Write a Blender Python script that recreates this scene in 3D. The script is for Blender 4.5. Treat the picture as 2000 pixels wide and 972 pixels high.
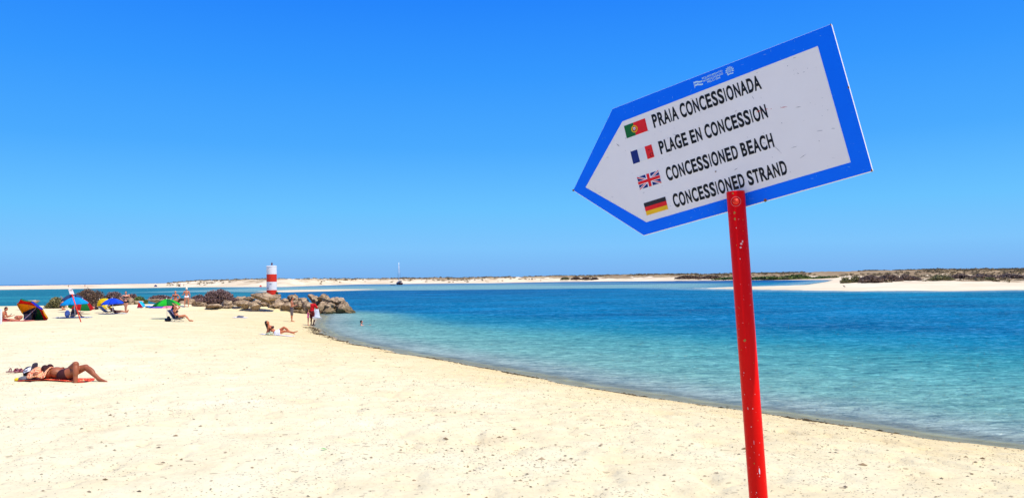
import bpy, bmesh, math, random
import numpy as np
from mathutils import Vector, Matrix, Quaternion
from mathutils.bvhtree import BVHTree

S = bpy.context.scene
for o in list(bpy.data.objects): bpy.data.objects.remove(o)
COL = S.collection
R = math.radians
random.seed(7); rng = np.random.default_rng(7)

# ------------------------------------------------------------ camera
F_PX = 1480.0; PITCH = R(2.225); ROLL = 0.0125
EYE = np.array([0.0, 0.0, 2.8])
_F = np.array([0, math.cos(PITCH), math.sin(PITCH)])
_r0 = np.array([1.0, 0, 0]); _u0 = np.array([0, -math.sin(PITCH), math.cos(PITCH)])
_R = math.cos(ROLL)*_r0 - math.sin(ROLL)*_u0
_U = math.sin(ROLL)*_r0 + math.cos(ROLL)*_u0
cam = bpy.data.cameras.new('camera'); camo = bpy.data.objects.new('camera', cam); COL.objects.link(camo)
cam.sensor_fit = 'HORIZONTAL'; cam.sensor_width = 36; cam.lens = 36*F_PX/2000
cam.clip_start = 0.05; cam.clip_end = 20000
M = Matrix.Identity(4)
for i in range(3):
    M[i][0] = _R[i]; M[i][1] = _U[i]; M[i][2] = -_F[i]; M[i][3] = EYE[i]
camo.matrix_world = M
S.camera = camo

# ------------------------------------------------------------ light
SUN_EL, SUN_AZ = 64.0, -26.0            # azimuth counted from +X towards +Y
sd = Vector((math.cos(R(SUN_EL))*math.cos(R(SUN_AZ)), math.cos(R(SUN_EL))*math.sin(R(SUN_AZ)), math.sin(R(SUN_EL))))
sl = bpy.data.lights.new('sun', 'SUN'); sl.energy = 4.9; sl.angle = R(0.5); sl.color = (1.0, .95, .83)
so = bpy.data.objects.new('sun', sl); COL.objects.link(so)
so.rotation_euler = sd.to_track_quat('Z', 'Y').to_euler()
w = bpy.data.worlds.new('World'); S.world = w; w.use_nodes = True
nt = w.node_tree; L = nt.links; bg = nt.nodes['Background']
sky = nt.nodes.new('ShaderNodeTexSky'); sky.sky_type = 'NISHITA'; sky.sun_disc = False
sky.sun_elevation = R(SUN_EL); sky.sun_rotation = R(90 - SUN_AZ); sky.dust_density = .3; sky.ozone_density = 3
def srgb(c):
    return tuple(((v/255)/12.92 if v/255 <= .04045 else ((v/255+.055)/1.055)**2.4) for v in c)
tc = nt.nodes.new('ShaderNodeTexCoord'); sx = nt.nodes.new('ShaderNodeSeparateXYZ')
L.new(tc.outputs['Generated'], sx.inputs[0])
rp = nt.nodes.new('ShaderNodeValToRGB'); L.new(sx.outputs['Z'], rp.inputs[0])
stops = [(0.0, (118, 178, 240)), (.012, (122, 183, 244)), (.04, (124, 196, 253)), (.09, (104, 194, 255)), (.17, (72, 170, 255)),
         (.26, (50, 152, 255)), (.37, (27, 128, 252)), (1.0, (10, 78, 205))]
el = rp.color_ramp.elements
while len(el) < len(stops): el.new(.5)
for e, (p, c) in zip(el, stops): e.position = p; e.color = (*srgb(c), 1)
sc_ = nt.nodes.new('ShaderNodeMixRGB'); sc_.blend_type = 'MULTIPLY'; sc_.inputs[0].default_value = 1
L.new(sky.outputs[0], sc_.inputs[1]); sc_.inputs[2].default_value = (.1, .1, .1, 1)
mx = nt.nodes.new('ShaderNodeMixRGB'); mx.inputs[0].default_value = .97
L.new(sc_.outputs[0], mx.inputs[1]); L.new(rp.outputs[0], mx.inputs[2]); L.new(mx.outputs[0], bg.inputs[0])
bg.inputs[1].default_value = .93
S.view_settings.view_transform = 'Standard'; S.view_settings.look = 'None'
S.view_settings.exposure = 0.12; S.view_settings.gamma = 1
S.cycles.max_bounces = 8; S.cycles.transparent_max_bounces = 12

# ------------------------------------------------------------ helpers
def ray(px, py):
    d = _F*F_PX + _R*(px-1000) - _U*(py-486); return d
def at(px, py, Y):
    d = ray(px, py); return EYE + d*(Y/d[1])
def on_z(px, py, z=0.0):
    d = ray(px, py); return EYE + d*((z-EYE[2])/d[2])

def set_props(o, label=None, cat=None, group=None, kind=None):
    if label: o['label'] = label
    if cat: o['category'] = cat
    if group: o['group'] = group
    if kind: o['kind'] = kind
    return o
def empty(name, loc, rz=0.0, label=None, cat=None, group=None, rot=None):
    o = bpy.data.objects.new(name, None); COL.objects.link(o); o.empty_display_size = .1
    o.location = loc; o.rotation_euler = rot if rot is not None else (0, 0, rz)
    return set_props(o, label, cat, group)
def obj(name, me, mats, parent=None, smooth=True):
    if isinstance(me, bmesh.types.BMesh):
        m = bpy.data.meshes.new(name); me.normal_update(); me.to_mesh(m); me.free(); me = m
    o = bpy.data.objects.new(name, me); COL.objects.link(o)
    if mats is not None:
        for m in (mats if isinstance(mats, (list, tuple)) else [mats]): me.materials.append(m)
    if smooth and len(me.polygons): me.polygons.foreach_set('use_smooth', [True]*len(me.polygons))
    if parent: o.parent = parent
    return o
def mesh_np(name, V, Fc):
    me = bpy.data.meshes.new(name); V = np.asarray(V, dtype=np.float32); Fc = np.asarray(Fc, dtype=np.int32)
    n = Fc.shape[1]
    me.vertices.add(len(V)); me.vertices.foreach_set('co', V.ravel())
    me.loops.add(Fc.size); me.loops.foreach_set('vertex_index', Fc.ravel())
    me.polygons.add(len(Fc)); me.polygons.foreach_set('loop_start', np.arange(0, Fc.size, n, dtype=np.int32))
    me.polygons.foreach_set('loop_total', np.full(len(Fc), n, dtype=np.int32))
    me.update(calc_edges=True); me.validate()
    return me
def add_color(me, name, arr):
    a = me.attributes.new(name, 'FLOAT_COLOR', 'POINT'); c = np.ones((len(me.vertices), 4), dtype=np.float32)
    c[:, :arr.shape[1]] = arr; a.data.foreach_set('color', c.ravel())

# numpy value noise
_perm = rng.random((256, 256))
def vnoise(x, y):
    xi = np.floor(x).astype(int); yi = np.floor(y).astype(int); fx = x-xi; fy = y-yi
    fx = fx*fx*(3-2*fx); fy = fy*fy*(3-2*fy)
    a = _perm[xi & 255, yi & 255]; b = _perm[(xi+1) & 255, yi & 255]
    c = _perm[xi & 255, (yi+1) & 255]; d = _perm[(xi+1) & 255, (yi+1) & 255]
    return (a*(1-fx)+b*fx)*(1-fy)+(c*(1-fx)+d*fx)*fy
def fbm(x, y, n=4):
    s = 0; a = .5
    for i in range(n): s = s+a*vnoise(x*2**i+i*17.3, y*2**i+i*9.1); a *= .5
    return s
def sstep(a, b, x):
    t = np.clip((x-a)/(b-a), 0, 1); return t*t*(3-2*t)
def sdf(poly, X, Y):
    X = np.asarray(X, float); Y = np.asarray(Y, float)
    d = np.full(X.shape, 1e9); ins = np.zeros(X.shape, bool); n = len(poly)
    for i in range(n):
        ax, ay = poly[i]; bx, by = poly[(i+1) % n]; ex, ey = bx-ax, by-ay
        t = np.clip(((X-ax)*ex+(Y-ay)*ey)/(ex*ex+ey*ey+1e-12), 0, 1)
        d = np.minimum(d, np.hypot(X-ax-t*ex, Y-ay-t*ey))
        c = ((ay > Y) != (by > Y))
        with np.errstate(divide='ignore', invalid='ignore'):
            xc = (bx-ax)*(Y-ay)/(by-ay)+ax
        ins ^= (c & (X < xc))
    return np.where(ins, d, -d)

# ------------------------------------------------------------ materials
def node(nt, t, **kw):
    n = nt.nodes.new(t)
    for k, v in kw.items(): setattr(n, k, v)
    return n
def new_mat(name):
    m = bpy.data.materials.new(name); m.use_nodes = True
    return m, m.node_tree, m.node_tree.nodes['Principled BSDF']
def mat(name, col, rough=.6, var=.12, scale=8, bump=0.0, bscale=40, spec=.3, metal=0, trans=0.0, lin=False):
    m, nt, b = new_mat(name); l = nt.links
    c = col if lin else srgb(col)
    tcn = node(nt, 'ShaderNodeTexCoord'); nz = node(nt, 'ShaderNodeTexNoise'); nz.inputs['Scale'].default_value = scale; nz.inputs['Detail'].default_value = 4
    l.new(tcn.outputs['Object'], nz.inputs['Vector'])
    r = node(nt, 'ShaderNodeValToRGB'); l.new(nz.outputs['Fac'], r.inputs[0])
    r.color_ramp.elements[0].position = .3; r.color_ramp.elements[1].position = .7
    r.color_ramp.elements[0].color = (*[v*(1-var) for v in c], 1); r.color_ramp.elements[1].color = (*[min(1, v*(1+var)) for v in c], 1)
    l.new(r.outputs[0], b.inputs['Base Color'])
    b.inputs['Roughness'].default_value = rough; b.inputs['Specular IOR Level'].default_value = spec; b.inputs['Metallic'].default_value = metal
    if bump:
        n2 = node(nt, 'ShaderNodeTexNoise'); n2.inputs['Scale'].default_value = bscale; n2.inputs['Detail'].default_value = 5
        l.new(tcn.outputs['Object'], n2.inputs['Vector'])
        bp = node(nt, 'ShaderNodeBump'); bp.inputs['Strength'].default_value = bump; bp.inputs['Distance'].default_value = .02
        l.new(n2.outputs['Fac'], bp.inputs['Height']); l.new(bp.outputs[0], b.inputs['Normal'])
    if trans:
        tr = node(nt, 'ShaderNodeBsdfTranslucent'); l.new(r.outputs[0], tr.inputs[0])
        ms = node(nt, 'ShaderNodeMixShader'); ms.inputs[0].default_value = trans
        out = nt.nodes['Material Output']; l.new(b.outputs[0], ms.inputs[1]); l.new(tr.outputs[0], ms.inputs[2]); l.new(ms.outputs[0], out.inputs[0])
    return m
_mc = {}
def cm(col, rough=.75, **kw):
    k = (tuple(col), rough, tuple(kw.items()))
    if k not in _mc: _mc[k] = mat('paint_%d_%d_%d' % tuple(col), col, rough, **kw)
    return _mc[k]
def ramp(nt, inp, stops, interp='LINEAR'):
    r = node(nt, 'ShaderNodeValToRGB'); r.color_ramp.interpolation = interp
    e = r.color_ramp.elements
    while len(e) < len(stops): e.new(.5)
    for q, (p, c) in zip(e, stops): q.position = p; q.color = (*c, 1) if len(c) == 3 else c
    nt.links.new(inp, r.inputs[0]); return r
def mathn(nt, op, a, b=None, c=None):
    n = node(nt, 'ShaderNodeMath', operation=op)
    for i, v in enumerate((a, b, c)):
        if v is None: continue
        if isinstance(v, (int, float)): n.inputs[i].default_value = v
        else: nt.links.new(v, n.inputs[i])
    return n.outputs[0]
def mixc(nt, fac, a, b, mode='MIX'):
    n = node(nt, 'ShaderNodeMixRGB', blend_type=mode)
    for i, v in enumerate((fac, a, b)):
        if isinstance(v, (int, float)): n.inputs[i].default_value = v
        elif isinstance(v, tuple): n.inputs[i].default_value = (*v, 1)
        else: nt.links.new(v, n.inputs[i])
    return n.outputs[0]
def noise(nt, vec, scale, detail=4, rough=.5, dist=0.0):
    n = node(nt, 'ShaderNodeTexNoise'); n.inputs['Scale'].default_value = scale; n.inputs['Detail'].default_value = detail
    n.inputs['Roughness'].default_value = rough; n.inputs['Distortion'].default_value = dist
    nt.links.new(vec, n.inputs['Vector']); return n.outputs['Fac']
def mapping(nt, vec, scale=(1, 1, 1), rot=(0, 0, 0)):
    n = node(nt, 'ShaderNodeMapping'); n.inputs['Scale'].default_value = scale; n.inputs['Rotation'].default_value = rot
    nt.links.new(vec, n.inputs['Vector']); return n.outputs[0]

def sand_material():
    m, nt, b = new_mat('beach_sand'); l = nt.links
    g = node(nt, 'ShaderNodeNewGeometry').outputs['Position']
    sp = node(nt, 'ShaderNodeSeparateXYZ'); l.new(g, sp.inputs[0])
    n1 = noise(nt, mapping(nt, g, (.7, .8, 1)), 1.0, 7, .75)
    n2 = noise(nt, g, 16, 6, .72)
    base = ramp(nt, n1, [(.3, (.77, .655, .40)), (.5, (.82, .725, .46)), (.7, (.86, .785, .52))]).outputs[0]
    base = mixc(nt, .5, base, ramp(nt, n2, [(.30, (.55, .47, .36)), (.43, (.94, .91, .85)), (.75, (1, .98, .93))]).outputs[0], 'MULTIPLY')
    base = mixc(nt, ramp(nt, mathn(nt, 'ADD', sp.outputs['Z'], mathn(nt, 'MULTIPLY', mathn(nt, 'SUBTRACT', n1, .5), .5)), [(.12, (1, 1, 1)), (.98, (0, 0, 0))]).outputs[0], base, mixc(nt, 1.0, base, (.90, .81, .64), 'MULTIPLY'))
    # dark grit
    vo2 = node(nt, 'ShaderNodeTexVoronoi'); vo2.inputs['Scale'].default_value = 8; l.new(mapping(nt, g, (.55, 1, 1), (0, 0, .2)), vo2.inputs['Vector'])
    vo = node(nt, 'ShaderNodeTexVoronoi'); vo.inputs['Scale'].default_value = 26; l.new(mapping(nt, g, (.7, 1, 1)), vo.inputs['Vector'])
    patch = ramp(nt, noise(nt, g, .8, 3), [(.36, (.3, .3, .3)), (.60, (1, 1, 1))]).outputs[0]
    grit = mathn(nt, 'LESS_THAN', vo.outputs['Distance'], mathn(nt, 'MULTIPLY', patch, .22))
    patch2 = ramp(nt, noise(nt, mapping(nt, g, (.6, 1.1, 1)), 1.7, 4, .65), [(.38, (.15, .15, .15)), (.62, (1, 1, 1))]).outputs[0]
    grit2 = mathn(nt, 'LESS_THAN', vo2.outputs['Distance'], mathn(nt, 'MULTIPLY', patch2, .20))
    base = mixc(nt, mathn(nt, 'MULTIPLY', grit, .75), base, (.22, .17, .11))
    base = mixc(nt, mathn(nt, 'MULTIPLY', grit2, .6), base, (.30, .22, .13))
    # wet sand by the water
    wob = mathn(nt, 'MULTIPLY', mathn(nt, 'SUBTRACT', noise(nt, g, 1.3, 4), .5), .045)
    zz = mathn(nt, 'ADD', sp.outputs['Z'], wob)
    zs = mathn(nt, 'ADD', zz, .5)
    wet = ramp(nt, zs, [(.0, (0, 0, 0)), (.462, (0, 0, 0)), (.476, (1, 1, 1)), (.506, (1, 1, 1)), (.530, (0, 0, 0))]).outputs[0]
    sub = ramp(nt, zs, [(.45, (1, 1, 1)), (.47, (0, 0, 0))]).outputs[0]
    base = mixc(nt, sub, base, (.50, .46, .38))
    base = mixc(nt, mathn(nt, 'MULTIPLY', wet, .85), base, mixc(nt, noise(nt, g, 3, 3), (.24, .16, .06), (.46, .36, .20)))
    l.new(base, b.inputs['Base Color'])
    b.inputs['Roughness'].default_value = .9
    l.new(mathn(nt, 'SUBTRACT', .92, mathn(nt, 'MULTIPLY', wet, .55)), b.inputs['Roughness'])
    b.inputs['Specular IOR Level'].default_value = .15
    bn = mathn(nt, 'ADD', mathn(nt, 'MULTIPLY', noise(nt, mapping(nt, g, (.8, 1.3, 1)), 11, 7, .78), 1.1), mathn(nt, 'MULTIPLY', noise(nt, g, 3.5, 3), 2.6))
    bp = node(nt, 'ShaderNodeBump'); bp.inputs['Strength'].default_value = .75; bp.inputs['Distance'].default_value = .028
    l.new(bn, bp.inputs['Height']); l.new(bp.outputs[0], b.inputs['Normal'])
    return m
def dune_material():
    m, nt, b = new_mat('dune_sand'); l = nt.links
    g = node(nt, 'ShaderNodeNewGeometry').outputs['Position']
    a = node(nt, 'ShaderNodeAttribute', attribute_name='scrub')
    n1 = noise(nt, mapping(nt, g, (.12, .03, .6)), 1, 6, .65)
    sandc = ramp(nt, noise(nt, mapping(nt, g, (.04, .05, .4)), 1, 5, .6), [(.3, (.56, .43, .26)), (.55, (.72, .60, .40)), (.75, (.82, .72, .52))]).outputs[0]
    scr = ramp(nt, n1, [(.35, (.20, .14, .08)), (.6, (.36, .26, .14)), (.75, (.50, .38, .22))]).outputs[0]
    k = mathn(nt, 'ADD', a.outputs['Fac'], mathn(nt, 'MULTIPLY', mathn(nt, 'SUBTRACT', n1, .5), 1.6))
    f = ramp(nt, k, [(.42, (0, 0, 0)), (.58, (1, 1, 1))]).outputs[0]
    l.new(mixc(nt, f, sandc, scr), b.inputs['Base Color']); b.inputs['Roughness'].default_value = .95; b.inputs['Specular IOR Level'].default_value = .1
    bp = node(nt, 'ShaderNodeBump'); bp.inputs['Strength'].default_value = .5; bp.inputs['Distance'].default_value = .4
    l.new(noise(nt, g, .6, 5), bp.inputs['Height']); l.new(bp.outputs[0], b.inputs['Normal'])
    return m
def water_material():
    m, nt, b = new_mat('sea_water'); l = nt.links; nt.nodes.remove(b)
    g = node(nt, 'ShaderNodeNewGeometry').outputs['Position']
    tint = node(nt, 'ShaderNodeAttribute', attribute_name='tint').outputs['Color']
    info = node(nt, 'ShaderNodeSeparateColor'); l.new(node(nt, 'ShaderNodeAttribute', attribute_name='info').outputs['Color'], info.inputs[0])
    clear, chop, foam = info.outputs[0], info.outputs[1], info.outputs[2]
    # darker and paler streaks, with ripple reflections and focused light painted into the colour
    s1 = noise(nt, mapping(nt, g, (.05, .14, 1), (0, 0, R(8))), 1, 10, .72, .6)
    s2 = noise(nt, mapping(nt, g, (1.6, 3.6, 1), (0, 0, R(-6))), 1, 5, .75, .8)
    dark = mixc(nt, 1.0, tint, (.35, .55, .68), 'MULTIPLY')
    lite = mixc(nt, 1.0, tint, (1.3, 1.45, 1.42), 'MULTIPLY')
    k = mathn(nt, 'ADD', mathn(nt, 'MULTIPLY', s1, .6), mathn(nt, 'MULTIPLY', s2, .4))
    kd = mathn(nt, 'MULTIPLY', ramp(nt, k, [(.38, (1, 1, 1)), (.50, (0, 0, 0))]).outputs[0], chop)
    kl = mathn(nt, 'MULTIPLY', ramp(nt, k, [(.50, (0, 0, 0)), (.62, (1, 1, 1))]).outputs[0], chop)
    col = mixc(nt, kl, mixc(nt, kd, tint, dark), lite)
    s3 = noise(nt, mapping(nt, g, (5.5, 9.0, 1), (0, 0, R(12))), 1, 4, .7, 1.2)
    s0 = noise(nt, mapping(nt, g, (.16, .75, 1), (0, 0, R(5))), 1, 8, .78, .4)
    fine = mathn(nt, 'ADD', mathn(nt, 'MULTIPLY', s2, .5), mathn(nt, 'ADD', mathn(nt, 'MULTIPLY', s3, .25), mathn(nt, 'MULTIPLY', s0, .25)))  # fine flecks: light bent and focused by ripples, painted into the water colour
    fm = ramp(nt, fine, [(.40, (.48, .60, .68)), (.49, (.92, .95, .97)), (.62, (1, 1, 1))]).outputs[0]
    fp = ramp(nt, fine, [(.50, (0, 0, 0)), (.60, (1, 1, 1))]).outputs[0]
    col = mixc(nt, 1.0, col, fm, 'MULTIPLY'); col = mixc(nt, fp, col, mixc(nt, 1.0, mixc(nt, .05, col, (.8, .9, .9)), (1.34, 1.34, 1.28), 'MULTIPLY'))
    h = mathn(nt, 'ADD', mathn(nt, 'MULTIPLY', noise(nt, mapping(nt, g, (.8, 1.5, 1), (0, 0, R(15))), 1.1, 3, .55, .5), 1.6),
              mathn(nt, 'ADD', mathn(nt, 'MULTIPLY', noise(nt, mapping(nt, g, (1, 1.7, 1), (0, 0, R(-20))), 4.2, 3, .6, .8), .42),
                    mathn(nt, 'MULTIPLY', noise(nt, g, 13, 2, .6), .10)))
    bp = node(nt, 'ShaderNodeBump'); bp.inputs['Strength'].default_value = 1.0; bp.inputs['Distance'].default_value = .22
    l.new(h, bp.inputs['Height']); N = bp.outputs[0]
    df = node(nt, 'ShaderNodeBsdfDiffuse'); l.new(col, df.inputs[0]); l.new(N, df.inputs['Normal'])
    tr = node(nt, 'ShaderNodeBsdfTransparent'); tr.inputs[0].default_value = (.86, .95, .95, 1)
    body = node(nt, 'ShaderNodeMixShader'); l.new(clear, body.inputs[0]); l.new(df.outputs[0], body.inputs[1]); l.new(tr.outputs[0], body.inputs[2])
    gl = node(nt, 'ShaderNodeBsdfGlossy'); gl.inputs['Roughness'].default_value = .09; l.new(N, gl.inputs['Normal'])
    fr = node(nt, 'ShaderNodeFresnel'); fr.inputs[0].default_value = 1.33; l.new(N, fr.inputs['Normal'])
    f = mathn(nt, 'MINIMUM', mathn(nt, 'MULTIPLY', fr.outputs[0], .28), .15)
    sh = node(nt, 'ShaderNodeMixShader'); l.new(f, sh.inputs[0]); l.new(body.outputs[0], sh.inputs[1]); l.new(gl.outputs[0], sh.inputs[2])
    l.new(sh.outputs[0], nt.nodes['Material Output'].inputs[0])
    return m
def rock_material():
    m, nt, b = new_mat('limestone'); l = nt.links
    g = node(nt, 'ShaderNodeNewGeometry').outputs['Position']; tco = node(nt, 'ShaderNodeTexCoord').outputs['Object']
    oi = node(nt, 'ShaderNodeObjectInfo').outputs['Random']
    sp = node(nt, 'ShaderNodeSeparateXYZ'); l.new(g, sp.inputs[0])
    c = ramp(nt, noise(nt, tco, 2.6, 7, .65, .5), [(.34, (.12, .075, .04)), (.47, (.34, .225, .12)), (.60, (.56, .41, .25)), (.74, (.76, .61, .42))]).outputs[0]
    c = mixc(nt, .35, c, ramp(nt, noise(nt, mapping(nt, tco, (1, 1, 4), (.5, .3, 0)), 3, 5, .6), [(.35, (.3, .22, .15)), (.6, (1, 1, 1))]).outputs[0], 'MULTIPLY')
    cr = node(nt, 'ShaderNodeTexVoronoi', feature='DISTANCE_TO_EDGE'); cr.inputs['Scale'].default_value = 1.7; l.new(mapping(nt, mixc(nt, .25, tco, node(nt, 'ShaderNodeTexNoise').outputs['Color']), (1, 1, 1.8), (.3, .4, .2)), cr.inputs['Vector'])
    crack = ramp(nt, cr.outputs['Distance'], [(.0, (.18, .14, .10)), (.035, (.6, .55, .5)), (.08, (1, 1, 1))]).outputs[0]
    c = mixc(nt, .8, c, crack, 'MULTIPLY')
    c = mixc(nt, mathn(nt, 'MULTIPLY', oi, .3), c, (.58, .44, .29))
    wet = ramp(nt, mathn(nt, 'ADD', sp.outputs['Z'], mathn(nt, 'MULTIPLY', noise(nt, g, 1.6, 4), .5)), [(.40, (1, 1, 1)), (.75, (.55, .55, .55)), (1.15, (0, 0, 0))]).outputs[0]
    c = mixc(nt, wet, c, mixc(nt, noise(nt, g, 5, 4), (.12, .08, .035), (.30, .21, .10)))
    l.new(c, b.inputs['Base Color']); b.inputs['Roughness'].default_value = .88; b.inputs['Specular IOR Level'].default_value = .2
    bp = node(nt, 'ShaderNodeBump'); bp.inputs['Strength'].default_value = .9; bp.inputs['Distance'].default_value = .07
    l.new(noise(nt, tco, 7, 6, .7), bp.inputs['Height']); l.new(bp.outputs[0], b.inputs['Normal'])
    return m
def leaf_material(name, a, bcol, c):
    m, nt, b = new_mat(name); l = nt.links
    at_ = node(nt, 'ShaderNodeAttribute', attribute_name='rnd').outputs['Fac']
    l.new(ramp(nt, at_, [(0, a), (.5, bcol), (1, c)]).outputs[0], b.inputs['Base Color'])
    b.inputs['Roughness'].default_value = .9; b.inputs['Specular IOR Level'].default_value = .1
    return m
SAND = sand_material(); DUNE = dune_material(); WATER = water_material(); ROCK = rock_material()
SPITB = leaf_material('spit_brown_twigs', (.14, .09, .065), (.26, .175, .125), (.38, .28, .20))
BROWN = leaf_material('dry_brown_twigs', (.13, .075, .065), (.27, .165, .145), (.42, .29, .25))
DBROWN = leaf_material('dark_brown_twigs', (.095, .058, .042), (.19, .12, .08), (.31, .21, .14))
OLIVE = leaf_material('olive_leaves', (.13, .115, .04), (.25, .22, .09), (.40, .35, .17))
GREEN = leaf_material('green_leaves', (.05, .09, .02), (.12, .17, .04), (.25, .29, .09))

# ------------------------------------------------------------ the beach
shore_px = [(2000, 878), (1900, 866), (1800, 852), (1700, 838), (1600, 822), (1500, 807), (1400, 795), (1300, 779), (1200, 763),
            (1100, 747), (1000, 727), (930, 715), (870, 704), (800, 693), (750, 683), (700, 672), (665, 663), (640, 655), (622, 646), (614, 638),
            (613, 631), (622, 622), (627, 616)]
front = [tuple(on_z(x, y)[:2]) for x, y in shore_px]
P1 = [(-120, -60), (45, -60), (30, -18), (17, 2.5), (11.5, 8.2)] + front + [(-17.5, 64.6), (-17.0, 66.5), (-19.5, 68.5), (-23, 71.5), (-29, 80), (-38, 87), (-52, 91), (-80, 90), (-120, 92)]
def beach_z(X, Y, rough=True):
    X = np.asarray(X, float); Y = np.asarray(Y, float)
    d = sdf(P1, X, Y)
    d = d + (fbm(X*.45, Y*.45, 3)-.45)*.7
    P = .62 + .48*sstep(55, 6, Y)
    zi = P*(1-np.exp(-np.maximum(d, 0)/5.2))
    zo = -.055*np.maximum(-d, 0) - .004*np.maximum(-d-3, 0)**1.6
    z = np.where(d > 0, zi, np.maximum(zo, -2.4))
    jet = sstep(3.2, .8, np.abs(Y-66.2))*sstep(-17, -19, X)*sstep(-38, -32, X)
    z = z + jet*.42*sstep(-.5, 1.5, d)
    if rough:
        k = sstep(.3, 3.0, d)
        far = sstep(70, 20, Y)
        r1 = fbm(X*.35, Y*.35, 2)-.5
        r2 = fbm(X*2.1, Y*2.4, 3)-.47
        r3 = np.maximum(vnoise(X*4.2+3, Y*4.2)-.62, 0)
        z = z + k*(.05*r1 + (.06*r2 - .17*r3)*(.35+.65*far)*sstep(60, 5, Y))
        z = z + .014*(1-k)*(fbm(X*3, Y*3, 2)-.5)*sstep(-1.0, .2, d)
    return z
def ground(px, py):
    d = ray(px, py); t0 = 3.0/d[1]; t1 = 140/d[1]; n = 500
    ts = np.geomspace(t0, t1, n); P = EYE[None]+ts[:, None]*d[None]
    zz = beach_z(P[:, 0], P[:, 1], False)
    i = np.argmax(P[:, 2] < zz) if (P[:, 2] < zz).any() else n-1
    return at(px, py, P[i, 1])
def gz(x, y): return float(beach_z(np.array([x]), np.array([y]))[0])

def grid_mesh(name, xs, ys, zf):
    X, Y = np.meshgrid(xs, ys); Z = zf(X, Y)
    V = np.stack([X.ravel(), Y.ravel(), Z.ravel()], 1); nx, ny = len(xs), len(ys)
    i = (np.arange(ny-1)[:, None]*nx + np.arange(nx-1)[None]).ravel()
    return mesh_np(name, V, np.stack([i, i+1, i+1+nx, i+nx], 1)), X, Y, Z
def spread(a, b, s0, g, smax=1.5):
    out = [a]; s = s0
    while out[-1] < b: out.append(out[-1]+s); s = min(s*g, smax)
    return np.array(out)
xs = np.concatenate([-spread(9.5, 118, .055, 1.012)[::-1], np.arange(-9.45, 11.5, .055), spread(11.5, 44, .06, 1.06)])
ys = np.concatenate([np.arange(-58, 4, 1.0), spread(4, 104, .030, 1.0055, .6)])
me, _, _, _ = grid_mesh('beach', xs, ys, beach_z)
set_props(obj('beach', me, SAND), kind='structure')

# ------------------------------------------------------------ far shore, sand spit, sandbar
far_wl = [(-500, 566), (-250, 566.5), (0, 565.5), (200, 563), (360, 560.8), (480, 560.3), (560, 560), (700, 555), (800, 554), (950, 552.8), (1100, 550), (1250, 549),
          (1400, 547.8), (1500, 547), (1640, 546.3), (1800, 545), (2000, 543), (2300, 541)]
far_top = [(-500, 1.5), (0, 1.6), (200, 1.9), (320, 2.2), (352, 3.0), (385, 3.7), (500, 4.1), (600, 4.1), (700, 4.0), (900, 3.8), (1000, 3.9), (1100, 4.1), (1250, 4.3),
           (1400, 3.9), (1500, 4.1), (1650, 4.7), (1800, 4.7), (2000, 4.3), (2300, 4.2)]
wl = np.array([on_z(x, y)[:2] for x, y in far_wl]); ang = wl[:, 0]/wl[:, 1]
tx = np.array([(t[0]-1000)/F_PX for t in far_top]); th = np.array([t[1] for t in far_top])
na, nd = 900, 34
A = np.linspace(ang[0], ang[-1], na); D0 = np.interp(A, ang, wl[:, 1])
k = np.ones(9)/9; D0 = np.convolve(np.pad(D0, 4, 'edge'), k, 'valid')
H = np.interp(A, tx, th)
dd = np.concatenate([np.linspace(-10, 60, 20), np.geomspace(68, 420, 14)])
Yg = D0[None]+dd[:, None]; Xg = A[None]*Yg
t = dd[:, None]
lowleft = sstep(-.40, -.46, A)[None]
prof = .02*np.clip(t, -20, 25)+ (H[None]-.5)*sstep(22, 66, t+16*(fbm(Xg*.03, Yg*.03, 3)-.5))
nse = fbm(Xg*.07, Yg*.05, 4)-.5; nse2 = fbm(Xg*.3, Yg*.3, 3)-.5
Zg = prof + sstep(15, 50, t)*(1.5*nse+.7*nse2)*(1-.85*lowleft) + .15*nse2*sstep(0, 10, t)
V = np.stack([Xg.ravel(), Yg.ravel(), Zg.ravel()], 1)
i = (np.arange(nd-1)[:, None]*na + np.arange(na-1)[None]).ravel()
me = mesh_np('far_dunes', V, np.stack([i, i+1, i+1+na, i+na], 1))
rightw = sstep(-.05, .30, A)[None]
scr = (sstep(26, 64, t)*.50 + .32*rightw*sstep(20, 40, t) + .22*sstep(-.32, -.1, A)[None]*sstep(30, 60, t))*(1-.95*lowleft)-.01
add_color(me, 'scrub', np.repeat(np.clip(scr, 0, 1).reshape(-1, 1), 3, 1))
set_props(obj('far_dunes', me, DUNE), kind='structure')
_ft = BVHTree.FromPolygons([tuple(v) for v in V], [tuple(q) for q in np.stack([i, i+1, i+1+na, i+na], 1)])

P2 = [tuple(on_z(x, y)[:2]) for x, y in [(1335, 562.6), (1450, 564.6), (1600, 567.2), (1700, 568.2), (1850, 567.6), (2000, 566.2), (2200, 565)]] + [(170, 118), (330, 150), (330, 420), (200, 430), (165, 390), (125, 300), (84, 215), (72, 192), (58, 178), (44, 172)]
def spit_z(X, Y):
    d = sdf(P2, X, Y); d = d+(fbm(X*.12, Y*.12, 3)-.5)*5*sstep(0, 8, d)
    z = np.where(d > 0, .55*(1-np.exp(-d/7)) + .55*sstep(12, 30, d) + 2.6*sstep(50, 110, d), np.maximum(.06*d, -2))
    n = fbm(X*.2, Y*.2, 4)-.5
    return z + n*.9*sstep(6, 25, d) + (fbm(X*.9, Y*.9, 2)-.5)*.12*sstep(2, 8, d)
xs = np.arange(38, 300, 1.0); ys = np.concatenate([np.arange(112, 200, .8), np.arange(200, 420, 2.5)])
me, X, Y, Z = grid_mesh('sand_spit', xs, ys, spit_z)
d2 = sdf(P2, X, Y)
sc2 = sstep(20, 34, d2+5*(fbm(X*.1, Y*.1, 3)-.5))*.62
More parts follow.
